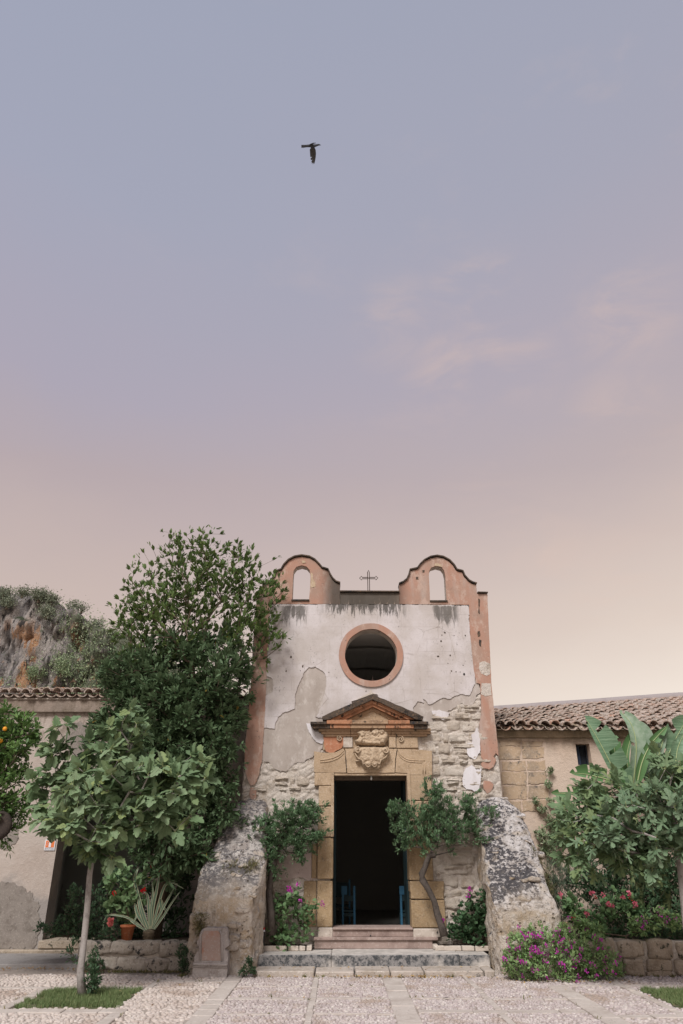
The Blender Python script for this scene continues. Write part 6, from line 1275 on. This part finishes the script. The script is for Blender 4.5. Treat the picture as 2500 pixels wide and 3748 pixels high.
banana([(2380, 2880), (2370, 2800), (2380, 2740), (2410, 2700)], 34, 34, bl_m, YB + .2, 3, .1, seed=9)
banana([(2330, 2880), (2350, 2790), (2385, 2720), (2440, 2660)], 16, 20, bd_m, YB - .2, 2, .2, seed=12)
banana([(2440, 2880), (2470, 2800), (2480, 2740), (2500, 2690)], 26, 22, bl_m, YB - .3, 4, .2, seed=13)
banana([(2480, 2900), (2520, 2820), (2560, 2760), (2620, 2720)], 45, 30, bd_m, YB + .1, 6, .1, seed=10)
banana([(2270, 2860), (2255, 2780), (2245, 2720), (2240, 2690)], 28, 24, bd_m, YB + .2, 5, .1, seed=11)
mb = MB(); mb.tube([(P(2320, 3300, YB).x, YB, .48), (P(2318, 3150, YB).x, YB + .02, 1.3), (P(2312, 2960, YB).x, YB, 2.2), tuple(P(2305, 2880, YB))], [.13, .12, .09, .05], 10); mb.tube([(P(2420, 3300, YB).x, YB, .48), (P(2410, 3000, YB).x, YB, 2.0), tuple(P(2405, 2860, YB))], [.11, .09, .045], 10); mb.build('stalk', simple('banana_stalk', (.18, .22, .10), .6), bn, True)

# ================= cliff and far ridge =================
YM = 45.0
sil = [(-700, 2080), (-350, 2110), (-100, 2130), (0, 2148), (110, 2160), (190, 2185), (215, 2215), (290, 2245), (330, 2290), (420, 2320), (500, 2370), (600, 2400), (760, 2480), (950, 2570), (1100, 2640), (1300, 2760)]
def sz(x):
    for a, b in zip(sil[:-1], sil[1:]):
        if a[0] <= x <= b[0]: return a[1] + (b[1] - a[1]) * (x - a[0]) / (b[0] - a[0])
    return 2800
V = []; nxm, nzm = 330, 110; F = []
for i in range(nxm):
    xp = -700 + 2000 * i / (nxm - 1); y0 = sz(xp) + 14 * noise.noise(Vector((xp * .02, 1, 0))) + 8 * noise.noise(Vector((xp * .07, 2, 0))); tp = P(xp, y0, YM)
    for k in range(nzm):
        f = k / (nzm - 1)
        if f < .82: g = f / .82; z = -1 + (tp.z + 1) * g; Yb = YM - 6 * (1 - g) ** 1.5
        else: g = (f - .82) / .18; z = tp.z - g * g * 3; Yb = YM + g * 30
        v = Vector((tp.x, Yb, z)); a = 1.0 if f < .82 else .3
        dy = 2.2 * noise.fractal(Vector((v.x * .16, 0, v.z * .08)), 1, 2, 5) + 1.2 * noise.fractal(Vector((v.x * .9, 3, v.z * .25)), .8, 2, 4) + .4 * noise.noise(Vector((v.x * 2.6, 5, v.z * 1.4)))
        V.append((v.x, v.y + dy * a * min(1, g * 4 + .2 if f < .82 else 1), v.z + (.5 * noise.noise(Vector((v.x * .8, 1, v.z * .8))) if f < .82 else .0)))
for i in range(nxm - 1):
    for k in range(nzm - 1): F.append((i * nzm + k, (i + 1) * nzm + k, (i + 1) * nzm + k + 1, i * nzm + k + 1))
m = NT('cliff_rock', .95); x, y, z = m.xyz()  # rock tones, paled throughout to put a slight haze into the colour
st = m.noise(1.0, 8, .65, v=m.map((1.7, .4, .20))); n2 = m.noise(1.5, 9, .72); n3 = m.noise(5.5, 8, .75)
c = m.mix(m.ss(st, .40, .56), (.29, .265, .26), (.58, .52, .48)); c = m.mix(m.ma('MULTIPLY', m.ss(m.noise(1.0, 7, .6, v=m.map((.9, .3, .26), loc=(7, 0, 2))), .52, .58), m.ss(z, 21, 18)), c, (.64, .36, .20)); c = m.mix(m.ss(n3, .52, .66), c, (.58, .53, .49)); c = m.mix(m.ss(m.noise(1.0, 8, .7, v=m.map((2.6, .6, .7), loc=(1, 4, 2))), .55, .60), c, (.10, .09, .085))
veg = m.ma('ADD', n2, m.ma('MULTIPLY', m.ss(x, -28, -20), .22)); c = m.mix(m.ss(veg, .60, .70), c, (.20, .22, .15)); c = m.mix(m.ss(m.xyz(m.g.outputs['Normal'])[2], .6, .85), c, (.08, .10, .055))
m.col(c); m.bump(m.ma('ADD', m.ma('MULTIPLY', st, 1.2), m.ma('ADD', n2, m.ma('MULTIPLY', n3, .6))), 1.0, .9)
cl_o = mo('cliff', V, F, m.m, None, True, kind='structure')
bm = bmesh.new(); bm.from_mesh(cl_o.data); bmesh.ops.recalc_face_normals(bm, faces=bm.faces[:]); bm.to_mesh(cl_o.data); bm.free()
if sum(p.normal.y for p in cl_o.data.polygons) > 0: cl_o.data.flip_normals()
# scrub on the cliff face: denser to the right
CV = np.array([tuple(v) for v in V]).reshape(nxm, nzm, 3)
def clump(cs, n, r, size, tpl=OVAL):
    p = np.repeat(cs, n, 0) + rng.normal(size=(len(cs) * n, 3)) * np.repeat(r, n)[:, None] * np.array([1, .6, .75]); N = len(p); nm = rdir(N); nm[:, 2] += .8; return scatter(tpl, p, rdir(N, .3), nm, size * rng.uniform(.6, 1.3, N))
cs = []; rr = []
while len(cs) < 1000:
    i = random.randrange(nxm); k = random.randrange(8, int(nzm * .84)); xp = -700 + 2000 * i / (nxm - 1); dens = min(1, max(.05, (xp - 170) / 260)); p = CV[i, k]
    if random.random() < dens * (.5 + .9 * max(0, noise.noise(Vector(p) * .35) + .35)): cs.append(p + np.array([0, -.4, 0])); rr.append(random.uniform(.3, .95))
Vv, Ff = clump(np.array(cs), 75, np.array(rr), .15); mo('cliff_scrub', Vv, Ff, MT['scrub'], None, kind='stuff')
def cbush(x, y, r, n, label, name='cliff_bush', m='scrub_d', sq=.55):
    i = int((x + 700) / 2000 * (nxm - 1)); c = P(x, y, YM); col = CV[i]; k = int(np.argmin(abs(col[:int(nzm * .84), 2] - c.z))); Yc_ = col[k, 1] - .5
    if y < sz(x) + 10: Yc_ = YM - .3
    c = P(x, y, Yc_); mm = MP(y, Yc_); cs = blob_pts([(c.x, c.y, c.z, r * mm, r * mm * .8, r * mm * sq)], n, .2, None, .6)
    t = thing(name, tuple(c - Vector((0, 0, r * mm * sq))), label, 'bush'); Vv, Ff = clump(cs, 46, np.full(len(cs), .30), .14); mo('foliage', Vv, Ff, MT[m], t); mb = MB(); mb.tube([c - Vector((0, 0, r * mm * sq + .4)), c], [.12, .05], 5); mb.build('stem', MT['bark_brown'], t)
cbush(145, 2176, 27, 34, 'largest dark bush on the cliff top against the sky'); cbush(190, 2190, 17, 20, 'dark bush at the right shoulder of the cliff top'); cbush(15, 2172, 20, 20, 'dark flat bush on the cliff top at the left edge'); cbush(172, 2240, 22, 26, 'rounded dark bush on a ledge just below the cliff top'); cbush(28, 2205, 18, 20, 'dark bush tucked under the cliff top at far left'); cbush(85, 2165, 16, 14, 'small dark bush on the bare cliff crest')
cbush(270, 2215, 14, 12, 'thin upright sapling standing alone on the cliff slope skyline', 'sapling', sq=1.2); cbush(300, 2225, 9, 7, 'tiny wisp of a sapling on the cliff slope skyline', 'sapling'); cbush(350, 2292, 24, 26, 'dark bush on the sloping skyline beside the laurel', sq=.8); cbush(420, 2325, 22, 20, 'dark bush lower down the sloping skyline', sq=.6); cbush(470, 2345, 24, 24, 'dark bush nearest the laurel on the sloping skyline', sq=.6)
cbush(130, 2465, 22, 34, 'bright green bush at the foot of the orange rock', m='scrub', sq=.8); cbush(230, 2430, 30, 30, 'green bush on the lower cliff beside the pale streaks', m='scrub', sq=1.1)
# far rounded hill behind the right wing
V = []; F = []
for i in range(60):
    x = 40 + 260 * i / 59; 
    for k in range(14):
        f = k / 13; z = 34 * math.sin(f * math.pi / 2) * (1 + .25 * (x - 40) / 260 + .04 * noise.noise(Vector((x * .03, 0, 0)))); V.append((x, 190 + 90 * f + 6 * noise.noise(Vector((x * .05, f * 3, 0))), z * .55 - 1))
for i in range(59):
    for k in range(13): F.append((i * 14 + k, (i + 1) * 14 + k, (i + 1) * 14 + k + 1, i * 14 + k + 1))
mo('hill', V, F, stone_mat('far_hill', (.10, .12, .075), (.07, .085, .05), (.22, .2, .16), .05, 0, bd=.5), None, True, kind='structure')

# ================= pews, lamp, pigeon, litter =================
def chair(x0, x1, Y, label):
    t = thing('wooden_bench', ((x0 + x1) / 2, Y, .30), label, 'bench', None); top = 1.13 + .05; w_ = .045
    for xx in (x0, x1): bx('back_post', xx - w_ / 2, xx + w_ / 2, Y - .02, Y + .025, .30, top, MT['blue'], t, .004)
    bx('back_cap', x0 - .03, x0 + .09, Y - .03, Y - .021, top - .16, top, MT['blue'], t); bx('back_rail', x0 + .023, x1 - .023, Y - .012, Y + .012, .90, 1.0, MT['teal'], t); bx('back_rail', x0 + .023, x1 - .023, Y - .012, Y + .012, .62, .68, MT['teal'], t)
    bx('seat', x0 - .02, x1 + .02, Y + .026, Y + .42, .70, .735, MT['teal'], t)
    for xx in (x0, x1): bx('front_leg', xx - .02, xx + .02, Y + .38, Y + .42, .30, .70, MT['teal'], t)
q1 = P(1255, 3300, 1.9).x; q2 = P(1297, 3300, 1.9).x; chair(q1, q2, 1.9, 'blue painted seat back standing inside the doorway at left')
q1 = P(1468, 3300, 1.9).x; chair(q1, q1 + .75, 1.9, 'blue painted bench end standing inside the doorway at right'); q1 = P(1283, 3300, 3.2).x; 
q1 = P(1279, 3300, 1.75).x; bx_ = thing('wooden_bench', (q1 - .3, 3.4, .3), 'second blue painted seat further inside the chapel', 'bench'); 
for xx in (q1 + .02, q1 - .6): bx('back_post', xx - .022, xx + .022, 3.4, 3.44, .3, 1.26, MT['blue'], bx_)
bx('back_rail', q1 - .578, q1 - .002, 3.41, 3.43, .9, 1.2, MT['teal'], bx_); bx('seat', q1 - .62, q1 + .04, 3.45, 3.8, .7, .735, MT['teal'], bx_)
# hanging bulb
c = P(*px('B', [(1200, 390)])[0], .0); zt_ = dz1 - .1
lp = thing('light_bulb', (c.x, 0.02, zt_), 'bare white bulb in a grey socket hanging over the chapel door', 'bulb')
z_a = P(0, px('B', [(0, 368)])[0][1], 0).z; z_b = P(0, px('B', [(0, 408)])[0][1], 0).z
mb = MB(); mb.tube([(c.x, .02, zt_ + .03), (c.x, .02, z_a)], .012, 8); mb.lathe([(.0, z_a + .045), (.016, z_a + .045), (.018, z_a), (0, z_a)], (c.x, .02, 0), 12); mb.build('socket', MT['plug'], lp, True)
mb = MB(); L_ = z_a - z_b; mb.lathe([(.010, z_a), (.012, z_a - .2 * L_), (.020, z_a - .5 * L_), (.016, z_a - .8 * L_), (0, z_b)], (c.x, .02, 0), 14); mb.build('bulb_glass', MT['glassw'], lp, True)
# hose post by the left flank wall
q0, q1 = P(*px('D', [(172, 770)])[0], -.5), P(*px('D', [(172, 812)])[0], -.5); pp = thing('hose_post', (q0.x, -.5, zs2), 'thin black pipe with red and white cap in the corner of the left flank wall', 'pipe')
mb = MB(); mb.tube([(q0.x, -.5, zs2 - .0), (q0.x, -.5, q1.z)], .022, 8); mb.build('pipe', MT['blackp'], pp, True); mb = MB(); mb.tube([(q0.x, -.5, q1.z + .001), (q0.x, -.5, (q0.z * .5 + q1.z * .5))], .023, 8); mb.build('white_collar', MT['sign_w'], pp, True); mb = MB(); mb.tube([(q0.x, -.5, (q0.z * .5 + q1.z * .5) + .001), (q0.x, -.5, q0.z)], .022, 8); mb.build('red_cap', MT['red'], pp, True)
# pigeon
def bird():
    t0 = (P(1143, 532, 0) - Vector((0, CAMY, CAMZ))).normalized(); c = Vector((0, CAMY, CAMZ)) + t0 * 12.6; s = 12.6 / (FPX)
    ex_ = Vector((1, 0, 0)); dn = Vector((0, .62, -.785)); bk = t0; k_ = 12.6 / FPX
    mb = MB(); px_ = .1148      # photo pixels per crop pixel
    def W(x, y, d=0.0): return c + ex_ * ((x - 850) * px_ * k_) + dn * ((y - 600) * px_ * k_ * 1.12) + bk * d
    # body and tail in one loft from tail tip to beak
    prof = [(540, 622, 34, 6), (600, 622, 34, 7), (690, 615, 30, 12), (760, 610, 34, 24), (830, 612, 42, 36), (900, 612, 40, 36), (960, 602, 30, 28), (1010, 588, 24, 22), (1045, 585, 20, 19), (1070, 590, 12, 11), (1095, 597, 3, 3)]
    n = 12; V = []; F = []
    for (x, y, ry_, rd) in prof:
        for j in range(n):
            a = 2 * math.pi * j / n; V.append(W(x, y + ry_ * math.cos(a), rd * px_ * k_ * math.sin(a)))
    for i in range(len(prof) - 1):
        for j in range(n): F.append((i * n + j, i * n + (j + 1) % n, (i + 1) * n + (j + 1) % n, (i + 1) * n + j))
    F += [tuple(range(n)), tuple(range((len(prof) - 1) * n, len(prof) * n))]; mb.add(V, F, 0)
    # near wing: a plate with feather fingers, cambered
    wing = [(820, 640), (910, 640), (945, 700), (955, 790), (945, 880), (925, 970), (900, 1040), (882, 1000), (868, 1050), (852, 1000), (832, 1030), (830, 985), (812, 990), (850, 930), (808, 945), (795, 905), (840, 870), (790, 870), (785, 800), (778, 700), (790, 680)]
    rib_ = [(x, y) for x, y in wing]; m_ = len(rib_); top = [W(x, y, -.004 - .03 * ((y - 640) / 400) ** 2) for x, y in rib_]; bot = [W(x, y, .006 - .03 * ((y - 640) / 400) ** 2) for x, y in rib_]
    tr = tessellate_polygon([[Vector((x, y, 0)) for x, y in rib_]]); mb.add(top + bot, [tuple(t) for t in tr] + [tuple(i + m_ for i in t[::-1]) for t in tr] + [(i, (i + 1) % m_, (i + 1) % m_ + m_, i + m_) for i in range(m_)], 1)
    w2_ = [(760, 585), (800, 562), (880, 538), (950, 540), (960, 552), (900, 560), (860, 575), (900, 600), (800, 610)]; m_ = len(w2_)
    f2 = lambda x, y: -.10 * max(0, (600 - y) / 60); top = [W(x, y, f2(x, y)) for x, y in w2_]; bot = [W(x, y, f2(x, y) + .006) for x, y in w2_]
    tr = tessellate_polygon([[Vector((x, y, 0)) for x, y in w2_]]); mb.add(top + bot, [tuple(t) for t in tr] + [tuple(i + m_ for i in t[::-1]) for t in tr] + [(i, (i + 1) % m_, (i + 1) % m_ + m_, i + m_) for i in range(m_)], 1)
    b1 = stone_mat('pigeon_grey', (.06, .065, .075), (.03, .032, .04), (.12, .125, .13), 30, 0, bd=.003, pit=False); b2 = stone_mat('pigeon_wing', (.055, .055, .055), (.03, .03, .032), (.14, .11, .09), 45, 0, bd=.003, pit=False)
    o = mb.build('pigeon', [b1, b2], None, False); bm = bmesh.new(); bm.from_mesh(o.data); bmesh.ops.recalc_face_normals(bm, faces=bm.faces[:]); bm.to_mesh(o.data); bm.free(); tag(o, 'dark pigeon flying to the right high in the open sky', 'bird')
bird()
# fallen leaves along the foot of the steps and walls
pos = []
for _ in range(330):
    r = random.random()
    if r < .6: x = random.gauss(1.05, .55); y = -1.56 - abs(random.gauss(0, .05))
    elif r < .75: x = random.uniform(-1.2, 3.0); y = -1.58 - abs(random.gauss(0, .12))
    elif r < .85: x = random.uniform(-1.2, 2.5); y = random.uniform(-1.4, -1.0)
    else: x = random.uniform(-5, 5); y = random.uniform(-4.2, -1.8)
    z = .03 if y < -1.53 else .10
    pos.append((x, y, z + random.uniform(0, .012)))
for _ in range(120): pos.append((random.uniform(-6.5, -4.5), -.02 - 0.05 - .6 - abs(random.gauss(0, .08)), .035)); 
for _ in range(70): pos.append((random.uniform(2.6, 4.6), -2.05 + random.uniform(-.05, .12), .03))
pos = np.array(pos); D_ = rdir(len(pos)); D_[:, 2] *= .25; nm = rdir(len(pos)) * .4; nm[:, 2] += 1
mo('fallen_leaves', *scatter(OVAL, pos, D_, nm, rng.uniform(.025, .06, len(pos)), np.full(len(pos), .9)), MT['dry'], None, kind='stuff')
for (x, y, s, lb) in ((1618, 3655, .055, 'dark curled leaf lying on the cobbles right of the middle strip'), (1300, 3536, .04, None)):
    if lb: c = G(x, y, .035); o = mo('curled_leaf', *scatter(T_lance(), np.array([tuple(c)]), np.array([[1., .1, .1]]), np.array([[0, .1, 1.]]), [.11], [1.6]), MT['bark_dark']); tag(o, lb, 'leaf')

# weeds rooted in the joints and along the foot of the walls
pw = []
for _ in range(150):
    r = random.random()
    if r < .30: x = random.uniform(-4.4, -2.4); y = -1.0 - abs(random.gauss(0, .04))
    elif r < .5: x = random.uniform(3.6, 6.5); y = -1.46 - abs(random.gauss(0, .05))
    elif r < .6: x = random.uniform(-1.3, 2.5); y = -1.54
    elif r < .7: x = random.choice((-2.58, -1.33)) + random.uniform(-.05, .05); y = random.uniform(-1.5, -1.3)
    else:
        s_ = random.choice(strips); x = random.choice((s_[0], s_[1])) if s_[5] == 'y' else random.uniform(s_[0], s_[1]); y = random.uniform(s_[2], s_[3]) if s_[5] == 'y' else random.choice((s_[2], s_[3]))
    k = 3 if r >= .7 else random.choice((5, 9, 14))
    for _k in range(k): pw.append((x + random.gauss(0, .012), y + random.gauss(0, .01), .01))
pw = np.array(pw); D_ = rdir(len(pw), 1.1); nm = rdir(len(pw)); mo('joint_weeds', *scatter(LANCE, pw, D_, nm, rng.uniform(.02, .06, len(pw)), np.full(len(pw), .8)), MT['weed'], None, kind='stuff')
